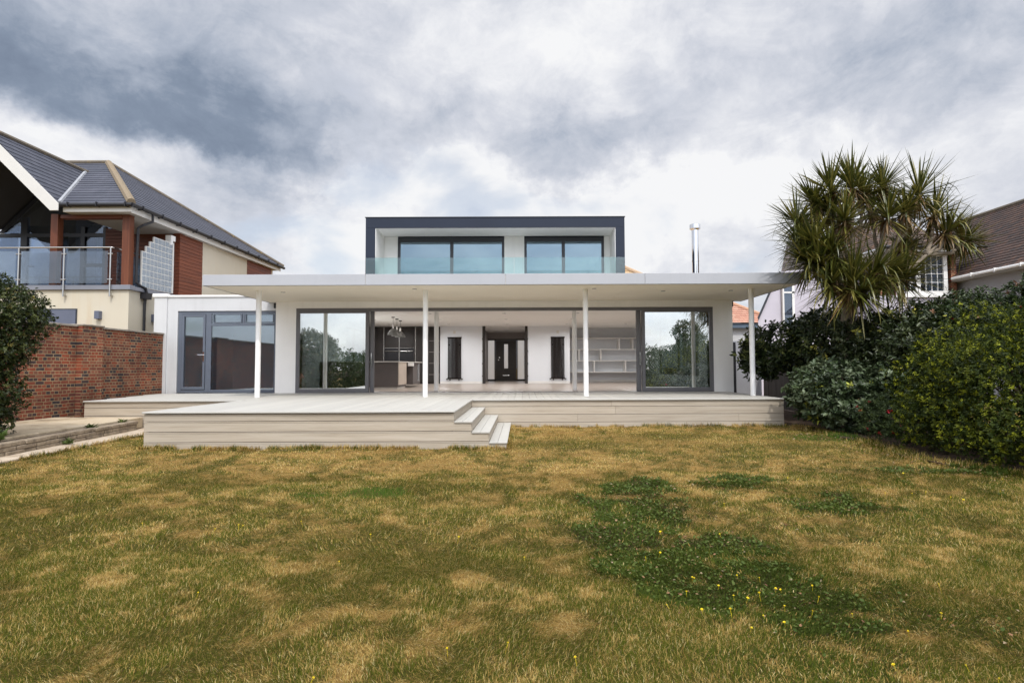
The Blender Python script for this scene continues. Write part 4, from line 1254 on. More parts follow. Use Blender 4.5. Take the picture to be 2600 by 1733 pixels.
# ================================================================ house on the left
lh = thing('slate_roof_house', (-14, 17, 0), 'cream and cedar house with slate roof, gable and glass balcony on the left', 'house')
XS = -11.8
m = MB(); m.box(-23, 17.0, 0, XS, 27.0, 3.68); m.box(XS - 0.22, 20.87, 3.68, XS, 24.27, 6.02); m.box(-23, 26.6, 3.68, XS - 0.01, 26.8, 6.0)
m.build('rendered_wall', cream_render, lh)
m = MB()
m.box(-23, 16.93, 3.682, XS + 0.07, 17.16, 3.825); m.box(XS - 0.16, 17.16, 3.682, XS + 0.07, 19.45, 3.80)
m.build('balcony_coping', coping_grey, lh, bevel=0.008)
bx(-23, 17.16, 3.682, XS - 0.16, 19.6, 3.73).build('balcony_floor', deck_riser, lh)
m = MB()
def boards_y(y0, y1, z0=3.72, z1=6.0, xo=XS):
    z = z0
    while z < z1: m.box(xo - 0.2, y0, z + 0.004, xo + 0.012, y1, min(z + 0.118, z1)); z += 0.122
boards_y(19.46, 20.86); m.build('cedar_cladding', cedar_y, lh, bevel=0.004); m = MB(); boards_y(24.28, 26.62); m.build('cedar_cladding', cedar_y, lh, bevel=0.004)
m = MB(); z = 3.74
while z < 6.1: m.box(-14.44, 19.55, z + 0.004, XS - 0.01, 19.62, z + 0.118); z += 0.122
m.build('cedar_front_cladding', cedar_x, lh, bevel=0.004)
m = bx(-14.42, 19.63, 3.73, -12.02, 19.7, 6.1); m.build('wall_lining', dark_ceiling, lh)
for x in (-14.13, -11.96): bx(x - 0.11, 17.02, 3.826, x + 0.11, 17.24, 6.0).build('timber_post', cedar_z, lh, bevel=0.01)
m = MB(); m.box(-13.95, 17.02, 5.86, -12.08, 17.22, 5.975); m.build('timber_beam', cedar_x, lh, bevel=0.008)
# glazed front under the gable
f = MB()
for x, wd in ((-17.3, 0.22), (-15.25, 0.14), (-14.5, 0.09), (-19.2, 0.14)): f.box(x - wd / 2, 19.58, 3.73, x + wd / 2, 19.70, 6.6 if x < -15.5 else 6.25)
f.box(-20.5, 19.582, 5.90, -14.5, 19.698, 6.02); f.box(-15.2, 19.583, 4.86, -14.54, 19.697, 4.96); f.box(-20.5, 19.583, 3.73, -14.46, 19.697, 3.82)
f.box(-17.2, 19.584, 4.86 , -17.0, 19.69, 4.9)
for sgn, x0 in ((1, -13.7), (-1, -18.2)):
    f.prism([(x0, 19.6, 6.05), (x0 - sgn * 2.25, 19.6, 8.30), (x0 - sgn * 2.25, 19.6, 8.12), (x0 - sgn * 0.18, 19.6, 6.05)], (0, 0.08, 0))
gf_ = f.build('glazed_front', dark_frame, lh)
m = MB(); m.box(-20.5, 19.63, 3.82, -14.5, 19.65, 5.9); m.box(-18.0, 19.63, 6.02, -14.0, 19.65, 6.3)
m.prism([(-18.0, 19.63, 6.3), (-14.0, 19.63, 6.3), (-15.95, 19.63, 8.2)], (0, 0.02, 0)); m.build('pane', glass_house, gf_)
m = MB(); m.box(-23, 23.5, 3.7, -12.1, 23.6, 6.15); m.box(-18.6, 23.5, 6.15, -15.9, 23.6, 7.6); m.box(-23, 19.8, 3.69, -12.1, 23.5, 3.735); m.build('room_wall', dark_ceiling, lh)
for x0, x1 in ((-14.95, -14.58), (-18.6, -17.75), (-16.2, -15.95)):
    c_ = MB(); n_ = int((x1 - x0) / 0.018); 
    for k in range(n_):
        xa, xb_ = x0 + k * 0.018, x0 + (k + 1) * 0.018
        ya, yb = 19.85 + 0.025 * math.sin(k * 1.1), 19.85 + 0.025 * math.sin((k + 1) * 1.1)
        c_.face([(xa, ya, 3.9), (xb_, yb, 3.9), (xb_, yb, 6.1), (xa, ya, 6.1)])
    c_.build('curtain', curtain_cloth, lh)
f = MB(); f.box(-13.47, 19.52, 3.80, -13.40, 19.545, 4.95); f.box(-12.9, 19.52, 3.80, -12.83, 19.545, 4.95); f.box(-13.40, 19.52, 4.88, -12.9, 19.545, 4.95)
f = f.build('side_window', dark_frame, lh); bx(-13.40, 19.525, 3.80, -12.9, 19.54, 4.88).build('pane', glass_house, f)
# glass block screen
gb, gm_ = MB(), MB()
B = 0.187; tops = [6, 7, 8, 9, 9, 9, 9, 9]
for c_ in range(8):
    y = 17.55 + c_ * B
    for r2 in range(tops[c_]):
        z = 3.842 + r2 * B
        gb.box(XS - 0.06, y + 0.012, z + 0.012, XS + 0.02, y + B - 0.012, z + B - 0.012)
    gm_.box(XS - 0.045, y - 0.012, 3.842, XS + 0.008, y + 0.0115, 3.842 + tops[c_] * B + 0.012)
    for r2 in range(tops[c_] + 1):
        gm_.box(XS - 0.045, y + 0.012, 3.842 + r2 * B - 0.012, XS + 0.008, y + B - 0.0125, 3.842 + r2 * B + 0.0115)
gm_.box(XS - 0.045, 17.55 + 8 * B - 0.012, 3.842, XS + 0.03, 17.55 + 8 * B + 0.06, 3.842 + 9 * B + 0.03)
gs = gm_.build('glass_block_screen', off_white_gloss, lh); gb.build('glass_blocks', glass_block, gs, bevel=0.012)
m = MB(); m.box(-11.98, 18.95, 5.62, -11.78, 19.2, 5.80); m.prism([(-11.98, 18.95, 5.62), (-11.78, 18.95, 5.62), (-11.74, 18.86, 5.45), (-12.02, 18.86, 5.45)], (0, 0.12, 0.02))
m.build('flood_light', white_gloss, lh, bevel=0.01)
# ground floor shutter window, lamps
f = MB(); f.box(-15.4, 16.985, 3.085, -13.33, 17.0, 3.12); f.box(-13.365, 16.985, 1.4, -13.33, 17.0, 3.085)
f = f.build('ground_window', dark_frame, lh); bx(-15.4, 16.975, 1.4, -13.366, 16.998, 3.084).build('shutter', lamp_grey, f)
m = bx(-12.725, 16.86, 2.80, -12.585, 16.999, 3.04); m.build('wall_lamp', lamp_grey, lh, bevel=0.006)
m = bx(XS + 0.001, 18.05, 2.80, XS + 0.13, 18.19, 3.04); m.build('wall_lamp', lamp_grey, lh, bevel=0.006)
# balustrade
rl = MB(); rl.tube([(-22, 16.89, 4.945), (-12.29, 16.89, 4.945), (-12.26, 16.90, 4.945), (-12.24, 16.95, 4.944), (-12.16, 18.9, 4.94)], 0.025, 12)
bl = rl.build('balcony_balustrade', steel, lh, smooth=True)
for x in (-19.1, -17.75, -16.40, -15.05, -13.69, -12.30):
    p = MB(); p.tube([(x, 16.89, 3.47), (x, 16.89, 4.93)], 0.024, 12)
    for z in (3.98, 4.75): p.tube([(x - 0.075, 16.89, z), (x + 0.075, 16.89, z)], 0.022, 8)
    p.tube([(x, 16.89, 3.50), (x, 16.99, 3.50)], 0.03, 10)
    p.build('post', steel, bl, smooth=True)
for a, b in ((-19.02, -17.83), (-17.67, -16.48), (-16.32, -15.13), (-14.97, -13.77), (-13.61, -12.38)):
    bx(a, 16.884, 3.87, b, 16.896, 4.84).build('glass_panel', glass_bal2, bl)
bx(-12.225, 17.05, 3.87, -12.213, 18.6, 4.84).build('glass_panel', glass_bal2, bl)
# roof
EZ = 6.20
rf = MB()
ap = (-16.19, 21.97, 9.37); ec = (-11.52, 16.62, EZ); eb = (-11.52, 27.3, EZ)
rf.courses((-13.66, 16.62, EZ), ec, (-15.95 - 0.0, 20.52, 8.5), (-16.19 + (9.37 - 8.5) / (9.37 - EZ) * 4.67, 16.62 + (8.5 - EZ) / (9.37 - EZ) * 5.35, 8.5), 14)
rf.courses((-15.95, 20.52, 8.5), (-16.19 + (9.37 - 8.5) / (9.37 - EZ) * 4.67, 16.62 + (8.5 - EZ) / (9.37 - EZ) * 5.35, 8.5), (-22, 21.97, 9.37), ap, 5)
rf.courses(ec, eb, ap, (-16.19, 21.98, 9.37), 19)
rf.courses((-13.66, 16.55, EZ), (-13.66, 16.63, EZ), (-15.95, 16.55, 8.5), (-15.95, 20.52, 8.5), 13)
rf.courses((-18.24, 20.0, EZ), (-18.24, 16.55, EZ), (-15.95, 20.52, 8.5), (-15.95, 16.55, 8.5), 13)
rf.face([(-22, 22, 9.36), (-16.19, 21.98, 9.36), (-11.52, 27.3, EZ), (-22, 27.3, EZ)], [(0, 0), (6, 0), (11, 10), (0, 10)])
ro = rf.build('slate_roof', slate, lh)
cp = MB()
cp.tube([(-22, 21.97, 9.40), (-16.19, 21.97, 9.40)], 0.085, 8); cp.tube([(-16.19, 22.0, 9.38), (-11.52, 27.3, EZ + 0.03)], 0.085, 8); cp.tube([(-15.95, 16.55, 8.52), (-15.95, 20.6, 8.52)], 0.085, 8)
cp.build('ridge_tiles', ridge_cap, ro)
cp = MB(); cp.tube([ap, Vector(ec) + Vector((-0.06, 0.06, 0.05))], 0.12, 8); cp.build('hip_tiles', hip_cap, ro)
cp = MB(); cp.tube([(-13.66, 16.60, EZ + 0.02), (-15.95, 20.52, 8.52)], 0.06, 6); cp.build('valley', lead_grey, ro)
wb = MB()
wb.box(-13.62, 16.70, 5.97, -11.60, 16.72, 6.18); wb.box(-11.62, 16.722, 5.95, -11.60, 27.2, 6.17)
for sg in (1, -1):
    X0 = -13.62 if sg == 1 else -18.28
    wb.prism([(X0, 16.52, EZ - 0.02), (-15.95, 16.52, 8.48), (-15.95, 16.52, 8.02), (X0 - sg * 0.24, 16.52, 5.97), (X0, 16.52, 5.97)], (0, 0.03, 0))
wb.build('white_fascia', off_white_gloss, lh, bevel=0.004)
sf = MB(); sf.box(-13.62, 16.722, 5.975, -11.622, 19.6, 5.995); sf.box(-12.0, 19.6, 5.96, -11.622, 27.0, 5.98); sf.build('eaves_soffit', eaves_paint, lh)
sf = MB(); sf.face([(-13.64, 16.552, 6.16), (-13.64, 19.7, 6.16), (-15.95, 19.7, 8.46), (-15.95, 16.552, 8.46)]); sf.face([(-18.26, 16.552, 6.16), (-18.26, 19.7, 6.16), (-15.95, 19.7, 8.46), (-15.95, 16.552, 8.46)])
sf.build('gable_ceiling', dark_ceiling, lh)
gt = MB(); gt.tube([(-13.7, 16.62, 6.16), (-11.50, 16.62, 6.16)], 0.062, 10); gt.tube([(-11.50, 16.60, 6.16), (-11.50, 27.35, 6.14)], 0.062, 10)
for k in range(3): gt.box(-13.4 + k * 0.85, 16.54, 6.10, -13.37 + k * 0.85, 16.70, 6.23)
for k in range(11): gt.box(-11.6, 17.0 + k * 0.95, 6.09, -11.42, 17.03 + k * 0.95, 6.22)
gt.build('gutter', black_plastic, lh, smooth=True)
dp = MB()
dp.tube([(-11.50, 17.55, 6.12), (-11.50, 17.55, 5.88), (-11.66, 17.35, 5.72), (-11.78, 17.30, 5.62), (-11.80, 17.30, 4.4), (-11.80, 17.30, 3.95), (-11.74, 17.40, 3.86), (-11.70, 17.6, 3.80), (-11.69, 17.66, 3.62)], 0.04, 10)
dp.box(-11.80, 17.50, 3.47, -11.60, 17.75, 3.66); dp.tube([(-11.70, 17.6, 3.47), (-11.72, 17.6, 3.3), (-11.72, 17.6, 0.0)], 0.042, 10)
dp.build('downpipe', black_plastic, lh)

# ================================================================ houses on the right
rh = thing('brown_tile_house', (15, 22, 0), 'pale rendered house with brown tiled roofs behind the palm on the right', 'house')
m = MB()
m.prism([(10.0, 24.0, 0), (15.5, 24.0, 0), (15.5, 24.0, 5.6), (11.05, 24.0, 5.35), (10.55, 24.0, 4.5), (10.0, 24.0, 3.4)], (2.9, 6, 0))
m.build('rendered_wall', lilac_render, rh)
bx(17.15, 12.0, 0, 23.0, 29.0, 4.9).build('shaded_wall', grey_render, rh)  # shade below the eaves is put into this wall's grey
bx(16.72, 12.0, 4.56, 17.15, 29.0, 4.60).build('eaves_soffit', eaves_paint, rh)
m = MB(); 
m.prism([(10.0, 23.9, 3.30), (10.52, 23.9, 4.42), (10.46, 23.9, 4.50), (9.93, 23.9, 3.36)], (0.05, 0.12, 0)); m.prism([(10.52, 23.9, 4.42), (10.98, 23.9, 5.28), (10.90, 23.9, 5.34), (10.46, 23.9, 4.50)], (0.05, 0.12, 0))
m.build('verge', dark_frame, rh)
m = MB(); m.courses((10.9, 23.8, 5.15), (15.4, 23.8, 5.6), (13.4, 28.4, 7.6), (15.6, 28.4, 7.6), 19)
m.build('slope_tile_roof', dark_tile, rh)
m = MB()
m.courses((13.6, 21.45, 5.80), (17.55, 21.45, 5.80), (15.1, 24.6, 7.6), (16.3, 24.6, 7.6), 16)
m.courses((13.6, 26.0, 5.80), (13.6, 21.45, 5.80), (15.1, 26.0, 7.6), (15.1, 24.6, 7.6), 16)
m.courses((17.55, 21.45, 5.80), (17.55, 26.0, 5.80), (16.3, 24.6, 7.6), (16.3, 26.0, 7.6), 16)
m.build('mixed_tile_roof', mixed_tile, rh)
m = MB(); m.courses((16.75, 12.0, 4.74), (16.75, 27.0, 4.74), (21.0, 12.0, 8.15), (21.0, 27.0, 8.15), 26, 0.02)
m.face([(21.0, 12, 8.15), (21.0, 27, 8.15), (25, 27, 4.7), (25, 12, 4.7)], [(0, 0), (15, 0), (15, 20), (0, 20)])
mr = m.build('main_tile_roof', brown_tile, rh)
m = MB(); m.tube([(21.0, 12.0, 8.17), (21.0, 27.0, 8.17)], 0.1, 8); m.build('ridge_tiles', ridge_cap, mr)
m = MB(); m.tube([(16.68, 12.0, 4.67), (16.68, 21.9, 4.67)], 0.06, 10)
for k in range(9): m.box(16.60, 12.5 + k * 1.05, 4.60, 16.75, 12.53 + k * 1.05, 4.74)
m.build('white_gutter', white_gloss, rh, smooth=True)
m = MB(); m.box(13.9, 22.0, 0, 16.72, 25.0, 4.05); m.build('bay_wall', lilac_render, rh)
m = MB(); m.box(16.72, 22.0, 3.6, 16.93, 25.0, 5.66); m.build('tile_hanging', brick_x, rh); bx(13.9, 22.08, 4.05, 14.6, 22.2, 5.66).build('tile_hanging', brick_x, rh)
m = MB(); m.box(13.7, 21.5, 5.66, 17.45, 25, 5.80); m.build('bay_fascia', off_white_gloss, rh)
m = MB(); m.tube([(13.55, 21.42, 5.83), (17.68, 21.42, 5.83)], 0.06, 8); m.build('bay_gutter', black_plastic, rh)
f = MB()
f.box(14.6, 21.97, 4.05, 16.70, 22.07, 4.21); f.box(14.6, 21.97, 5.56, 16.70, 22.07, 5.66); f.box(15.33, 21.97, 4.21, 15.50, 22.07, 5.56); f.box(16.41, 21.97, 4.21, 16.56, 22.07, 5.56); f.box(14.6, 21.97, 4.21, 14.7, 22.07, 5.56)
for x0, x1 in ((14.7, 15.33), (15.5, 16.41)):
    n_ = 4 if x0 > 15 else 3
    for k in range(1, n_): xx = x0 + (x1 - x0) * k / n_; f.box(xx - 0.008, 21.99, 4.21, xx + 0.008, 22.03, 5.56)
    for k in range(1, 4): zz2 = 4.21 + 1.35 * k / 4; f.box(x0, 21.991, zz2 - 0.008, x1, 22.029, zz2 + 0.008)
f.box(14.5, 21.90, 3.96, 16.75, 22.07, 4.045)
f = f.build('grid_window', white_gloss, rh); m = MB(); m.box(14.7, 22.035, 4.21, 15.33, 22.05, 5.56); m.box(15.5, 22.035, 4.21, 16.41, 22.05, 5.56); m.build('pane', glass_house, f)
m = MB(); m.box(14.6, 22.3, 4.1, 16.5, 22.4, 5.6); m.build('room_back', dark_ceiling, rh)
c_ = MB()
for k in range(24):
    xa = 15.85 + k * 0.024; c_.face([(xa, 22.15 + 0.02 * math.sin(k), 4.22), (xa + 0.024, 22.15 + 0.02 * math.sin(k + 1), 4.22), (xa + 0.024, 22.15 + 0.02 * math.sin(k + 1), 5.55), (xa, 22.15 + 0.02 * math.sin(k), 5.55)])
c_.build('curtain', curtain_cloth, rh)
f = MB(); f.box(11.03, 23.96, 3.0, 11.11, 24.01, 4.95); f.box(11.11, 23.96, 4.40, 11.55, 24.01, 4.47); f.box(11.45, 23.96, 3.0, 11.55, 24.01, 4.95); f.box(11.03, 23.96, 4.95, 11.55, 24.01, 5.02)
f = f.build('narrow_window', white_gloss, rh); bx(11.11, 23.975, 3.0, 11.45, 23.99, 4.94).build('pane', glass_house, f)
bx(10.98, 23.9, 3.0, 11.025, 23.99, 5.2).build('drainpipe', hall_shade_paint, rh)

ph = thing('pink_tile_house', (13, 36, 0), 'small distant house with a pink tiled hipped roof beyond the fence', 'house')
bx(11.0, 34.3, 0, 15.2, 39, 3.65).build('wall', white_render, ph)
bx(10.8, 34.0, 3.62, 15.4, 39.3, 3.92).build('fascia', slate_blue_fascia, ph)
m = MB(); E1, E2, E3, E4 = (10.7, 33.9, 3.92), (15.5, 33.9, 3.92), (15.5, 39.4, 3.92), (10.7, 39.4, 3.92)
AP = (13.12, 36.3, 5.30)
m = MB(); m.courses((10.7, 33.9, 3.93), (12.55, 33.9, 3.93), (12.98, 34.3, 5.12), (13.1, 34.3, 5.12), 9) if False else None
m.courses(E1, E2, (13.1, 36.3, 5.42), (13.2, 36.3, 5.42), 10, 0.03); m.courses(E2, E3, (13.2, 36.3, 5.42), (13.2, 36.9, 5.42), 10, 0.03); m.courses(E4, E1, (13.1, 36.9, 5.42), (13.1, 36.3, 5.42), 10, 0.03)
ro2 = m.build('hipped_roof', pink_tile, ph)
m = MB(); m.tube([E1, (13.1, 36.3, 5.45)], 0.12, 8); m.tube([E2, (13.2, 36.3, 5.45)], 0.12, 8); m.build('hip_tiles', pink_cap, ro2)

# side passage wall and fence
gw = thing('passage_wall', (7, 19, 0), 'grey rendered wall across the side passage beside the fence', 'wall')
bx(6.16, 18.6, 0, 7.82, 18.8, 2.15).build('wall_face', grey_render, gw)
m = MB(); m.tube([(6.92, 18.52, 0.0), (6.92, 18.52, 2.1)], 0.045, 10); m.build('downpipe', black_plastic, gw)
fn = thing('timber_fence', (7.85, 16, 0), 'dark weathered close boarded timber fence under the overhanging shrubs', 'fence')
m = MB(); y = 13.4; r_ = random.Random(8)
while y < 18.5:
    m.box(7.84 + r_.uniform(-0.006, 0.006), y + 0.003, 0.03, 7.862 + r_.uniform(-0.004, 0.008), y + 0.125, 1.74 + r_.uniform(-0.015, 0.015)); y += 0.128
m.build('boards', fence_wood, fn)
m = MB(); m.box(7.87, 13.4, 0.4, 7.93, 18.5, 0.48); m.box(7.87, 13.4, 1.4, 7.93, 18.5, 1.48); m.build('rail', fence_wood, fn)

# ================================================================ plants
def leaf_geom(base, d, nrm, L, Wd, fold=0.25, curl=0.12):
    """oval leaf of six points folded along its midrib"""
    side = np.cross(d, nrm); side /= np.linalg.norm(side, axis=1)[:, None] + 1e-9
    up_ = np.cross(side, d)
    L = L[:, None]; Wd = Wd[:, None]
    tip = base + d * L - up_ * L * curl
    a = base + d * L * 0.28; b = base + d * L * 0.66 - up_ * L * curl * 0.35
    V = np.stack([base, a + side * Wd * 0.46 + up_ * Wd * fold, b + side * Wd * 0.42 + up_ * Wd * fold, tip,
                  b - side * Wd * 0.42 + up_ * Wd * fold, a - side * Wd * 0.46 + up_ * Wd * fold], 1)
    return V


def lump_points(lumps, n, r, shell):
    lumps = np.array(lumps, float)
    wts = (lumps[:, 3] * lumps[:, 4] + lumps[:, 4] * lumps[:, 5] + lumps[:, 3] * lumps[:, 5])
    idx = r.choice(len(lumps), n, p=wts / wts.sum())
    d = r.normal(size=(n, 3)); d /= np.linalg.norm(d, axis=1)[:, None]
    c = lumps[idx, :3]; rad = lumps[idx, 3:]
    ph = idx * 1.7
    wob = 1 + 0.10 * np.sin(d[:, 0] * 7 + ph) * np.sin(d[:, 2] * 6 + ph * 2) + 0.08 * np.sin(d[:, 1] * 13 + ph * 3 + d[:, 2] * 9)
    q = shell[0] + (shell[1] - shell[0]) * r.random(n) ** 0.6
    q = np.where(r.random(n) < 0.035, q + 0.16 * r.random(n), q)          # stray shoots beyond the outline
    p = c + d * rad * (wob * q)[:, None]
    out = d / rad; out /= np.linalg.norm(out, axis=1)[:, None]
    # how deep inside another lump
    deep = np.zeros(n, bool)
    for k in range(len(lumps)):
        e = ((p - lumps[k, :3]) / lumps[k, 3:]); deep |= ((e ** 2).sum(1) < 0.5) & (idx != k)
    keep = ~deep
    return p[keep], out[keep]


def foliage(name, parent, lumps, clusters, per, size, aspect, cols, mat, seed, shell=(0.62, 1.05), zmin=0.03, spread=1.0, young=None, thin=True):
    r = np.random.default_rng(seed)
    p, out = lump_points(lumps, clusters, r, shell)
    k = p[:, 2] > zmin
    tc_ = np.array([0, 0, 1.3]) - p; tc_ /= np.linalg.norm(tc_, axis=1)[:, None]
    if thin: k &= ((out * tc_).sum(1) > -0.2) | (r.random(len(p)) < 0.3)   # fewer sprays on the side nobody can see
    p, out = p[k], out[k]; n = len(p)
    ax = out * 0.8 + np.array([0, 0, 0.45]) + r.normal(size=(n, 3)) * 0.35
    ax /= np.linalg.norm(ax, axis=1)[:, None]
    P = np.repeat(p, per, 0); A = np.repeat(ax, per, 0)
    m_ = len(P)
    rv = r.normal(size=(m_, 3)); rv -= A * (rv * A).sum(1)[:, None]; rv /= np.linalg.norm(rv, axis=1)[:, None] + 1e-9
    t = r.random(m_)
    d = rv * spread + A * (0.15 + 0.7 * t)[:, None]
    d /= np.linalg.norm(d, axis=1)[:, None]
    L = size[0] + (size[1] - size[0]) * r.random(m_)
    base = P - A * (L * 1.6 * (1 - t))[:, None] + r.normal(size=(m_, 3)) * (L * 0.12)[:, None]
    nr = A + r.normal(size=(m_, 3)) * 0.35
    V = leaf_geom(base, d, nr, L, L * aspect)
    cl = np.array(cols); 
    ci = r.integers(len(cl), size=n)
    base_c = np.repeat(cl[ci], per, 0)
    jit = 0.75 + 0.5 * r.random((m_, 1))
    c = base_c * jit
    if young is not None:
        yk = np.repeat(r.random(n) < young[0], per)
        c[yk] = np.array(young[1]) * jit[yk]
    C = np.repeat(c[:, None], 6, 1).reshape(-1, 3)
    i = np.arange(m_)[:, None] * 6
    F = np.concatenate([i + np.array([0, 1, 2, 3]), i + np.array([0, 3, 4, 5])], 1).reshape(-1, 4)
    return fast_mesh(name, V.reshape(-1, 3), F, mat, parent, C)


def stems(parent, base, tips, r0=0.03, name='stem', mat=None, seed=1):
    rr = random.Random(seed); m = MB()
    for tp in tips:
        b = Vector(base) + Vector((rr.uniform(-0.15, 0.15), rr.uniform(-0.15, 0.15), 0)); t = Vector(tp)
        mid = b.lerp(t, 0.5) + Vector((rr.uniform(-0.12, 0.12), rr.uniform(-0.12, 0.12), 0.1))
        m.tube([b, mid, t], [r0, r0 * 0.7, r0 * 0.3], 7)
    return m.build(name, mat or twig, parent, smooth=True)


def shrub(name, label, cat, base, lumps, clusters, per, size, aspect, cols, mat, seed, group=None, young=None, stem_r=0.03, inner=0, **kw):
    t = thing(name, base, label, cat, group)
    f = foliage('foliage', t, lumps, clusters, per, size, aspect, cols, mat, seed, young=young, **kw)
    if inner: foliage('inner_foliage', t, lumps, inner, per, (size[1], size[1] * 1.5), aspect, cols, mat, seed + 500, shell=(0.25, 0.68))
    stems(t, base, [l[:3] for l in lumps] + [(l[0], l[1] - l[4] * 0.5, l[2] + l[5] * 0.4) for l in lumps], stem_r, seed=seed)
    return t


# big leaved shrub by the deck end
shrub('elaeagnus_bush', 'rounded bush of large glossy grey green leaves beside the deck end', 'bush', (6.9, 11.8, 0),
      [(6.45, 11.9, 0.85, 0.85, 0.8, 0.62), (7.2, 11.6, 0.75, 0.85, 0.85, 0.60), (6.55, 11.5, 0.45, 0.72, 0.7, 0.45), (7.4, 11.2, 0.42, 0.7, 0.65, 0.42), (6.1, 11.9, 0.70, 0.55, 0.6, 0.5)],
      1900, 10, (0.075, 0.125), 0.50, [(0.046, 0.070, 0.028), (0.070, 0.098, 0.044), (0.032, 0.050, 0.020), (0.12, 0.15, 0.080)], leaf_waxy, 21, young=(0.02, (0.34, 0.36, 0.06)))
# overhanging laurel along the fence
shrub('laurel_shrub', 'dark laurel shrub overhanging the fence behind the white column', 'shrub', (8.0, 14.9, 0),
      [(6.9, 15.1, 1.85, 0.95, 1.0, 0.65), (7.8, 14.6, 2.1, 0.9, 1.0, 0.70), (6.5, 15.4, 1.55, 0.6, 0.7, 0.6), (7.5, 13.9, 1.95, 0.9, 0.9, 0.72), (8.2, 15.5, 1.9, 0.8, 1.2, 0.7)],
      2800, 9, (0.09, 0.15), 0.42, [(0.020, 0.034, 0.010), (0.030, 0.048, 0.014), (0.052, 0.070, 0.022)], leaf_waxy, 22, young=(0.09, (0.26, 0.30, 0.10)), zmin=0.9)
shrub('variegated_shrub', 'tangled evergreen with a few yellow edged leaf sprays below the palm', 'shrub', (8.3, 12.8, 0),
      [(7.8, 12.9, 1.8, 1.0, 0.8, 0.75), (8.4, 12.3, 1.9, 1.0, 0.9, 0.8), (7.8, 12.5, 1.3, 0.9, 0.6, 0.7), (8.6, 11.4, 1.6, 0.95, 0.9, 0.85), (9.3, 12.4, 2.0, 1.0, 0.9, 0.85), (8.3, 11.7, 0.9, 1.0, 0.8, 0.8), (8.0, 11.2, 1.55, 0.8, 0.7, 0.7)],
      5200, 9, (0.07, 0.13), 0.42, [(0.020, 0.030, 0.010), (0.034, 0.050, 0.017), (0.060, 0.075, 0.028)], leaf_waxy, 23, young=(0.035, (0.40, 0.38, 0.07)), inner=1800)
t = shrub('camellia_shrub', 'tall dark shrub dotted with red flowers at the right edge', 'shrub', (10.2, 11.0, 0),
          [(9.2, 11.4, 2.2, 1.0, 0.9, 0.62), (10.2, 10.9, 2.45, 0.9, 0.9, 0.72), (9.7, 10.8, 1.7, 1.0, 0.8, 0.8), (10.9, 10.6, 2.5, 0.9, 0.9, 0.7), (8.5, 11.5, 1.9, 0.7, 0.6, 0.6)],
          5200, 9, (0.045, 0.085), 0.5, [(0.022, 0.038, 0.012), (0.036, 0.058, 0.018), (0.058, 0.078, 0.030)], leaf_waxy, 24, young=(0.03, (0.20, 0.10, 0.05)), inner=1500)
def blossoms(t, spots, rad, seed, mat=red_petal):
    rr = random.Random(seed); m = MB()
    for (x, y, z) in spots:
        for k in range(9):
            a = rr.uniform(0, 6.28); e = rr.uniform(-0.6, 1.2); l = rad * rr.uniform(0.7, 1.2)
            d = Vector((math.cos(a) * math.cos(e), math.sin(a) * math.cos(e), math.sin(e))); s_ = d.cross(Vector((0.2, 0.3, 1))).normalized() * l * 0.45
            b = Vector((x, y, z)); m.face([b, b + d * l * 0.6 + s_, b + d * l, b + d * l * 0.6 - s_])
    m.build('flowers', mat, t)
rr = random.Random(4)
blossoms(t, [(rr.uniform(9.0, 11.2), rr.uniform(10.0, 10.5), rr.uniform(2.1, 3.0)) for _ in range(20)] + [(8.6, 11.0, 1.8), (8.4, 11.05, 2.2)], 0.05, 5)
shrub('privet_hedge', 'dense yellow green small leaved hedge at the right edge of the lawn', 'hedge', (8.0, 8.6, 0),
      [(7.9, 9.6, 1.35, 1.1, 0.9, 1.0), (8.7, 9.2, 1.6, 1.0, 1.0, 0.95), (7.5, 8.8, 0.95, 1.15, 1.0, 0.9), (7.3, 7.9, 0.85, 1.1, 1.0, 0.9), (8.3, 8.2, 1.4, 1.1, 1.0, 0.95), (8.0, 7.0, 1.3, 1.3, 1.0, 1.0), (6.6, 8.7, 0.5, 0.78, 0.8, 0.52), (6.5, 7.5, 0.45, 0.75, 0.9, 0.5), (7.7, 6.0, 1.0, 1.3, 0.9, 1.0), (6.6, 6.4, 0.5, 0.8, 0.8, 0.5), (6.7, 8.2, 1.1, 0.7, 0.7, 0.6), (7.0, 9.6, 1.0, 0.7, 0.7, 0.7)],
      26000, 9, (0.026, 0.046), 0.5, [(0.028, 0.045, 0.005), (0.046, 0.066, 0.006), (0.092, 0.110, 0.010), (0.019, 0.030, 0.004)], leaf_soft, 25, shell=(0.68, 1.06), young=(0.17, (0.25, 0.27, 0.018)), inner=5000)
t = shrub('fuchsia_bush', 'low sprawling dark bush with red flowers at the foot of the hedge', 'bush', (6.6, 9.6, 0),
          [(6.55, 10.0, 0.35, 0.6, 0.6, 0.40), (6.5, 9.3, 0.36, 0.6, 0.6, 0.40), (6.8, 10.7, 0.4, 0.5, 0.5, 0.4)],
    1500, 8, (0.03, 0.05), 0.45, [(0.04, 0.062, 0.02), (0.06, 0.085, 0.025), (0.03, 0.045, 0.015)], leaf_soft, 26)
blossoms(t, [(6.05 + rr.uniform(-0.1, 0.3), rr.uniform(9.0, 10.4), rr.uniform(0.15, 0.7)) for _ in range(14)], 0.04, 6)
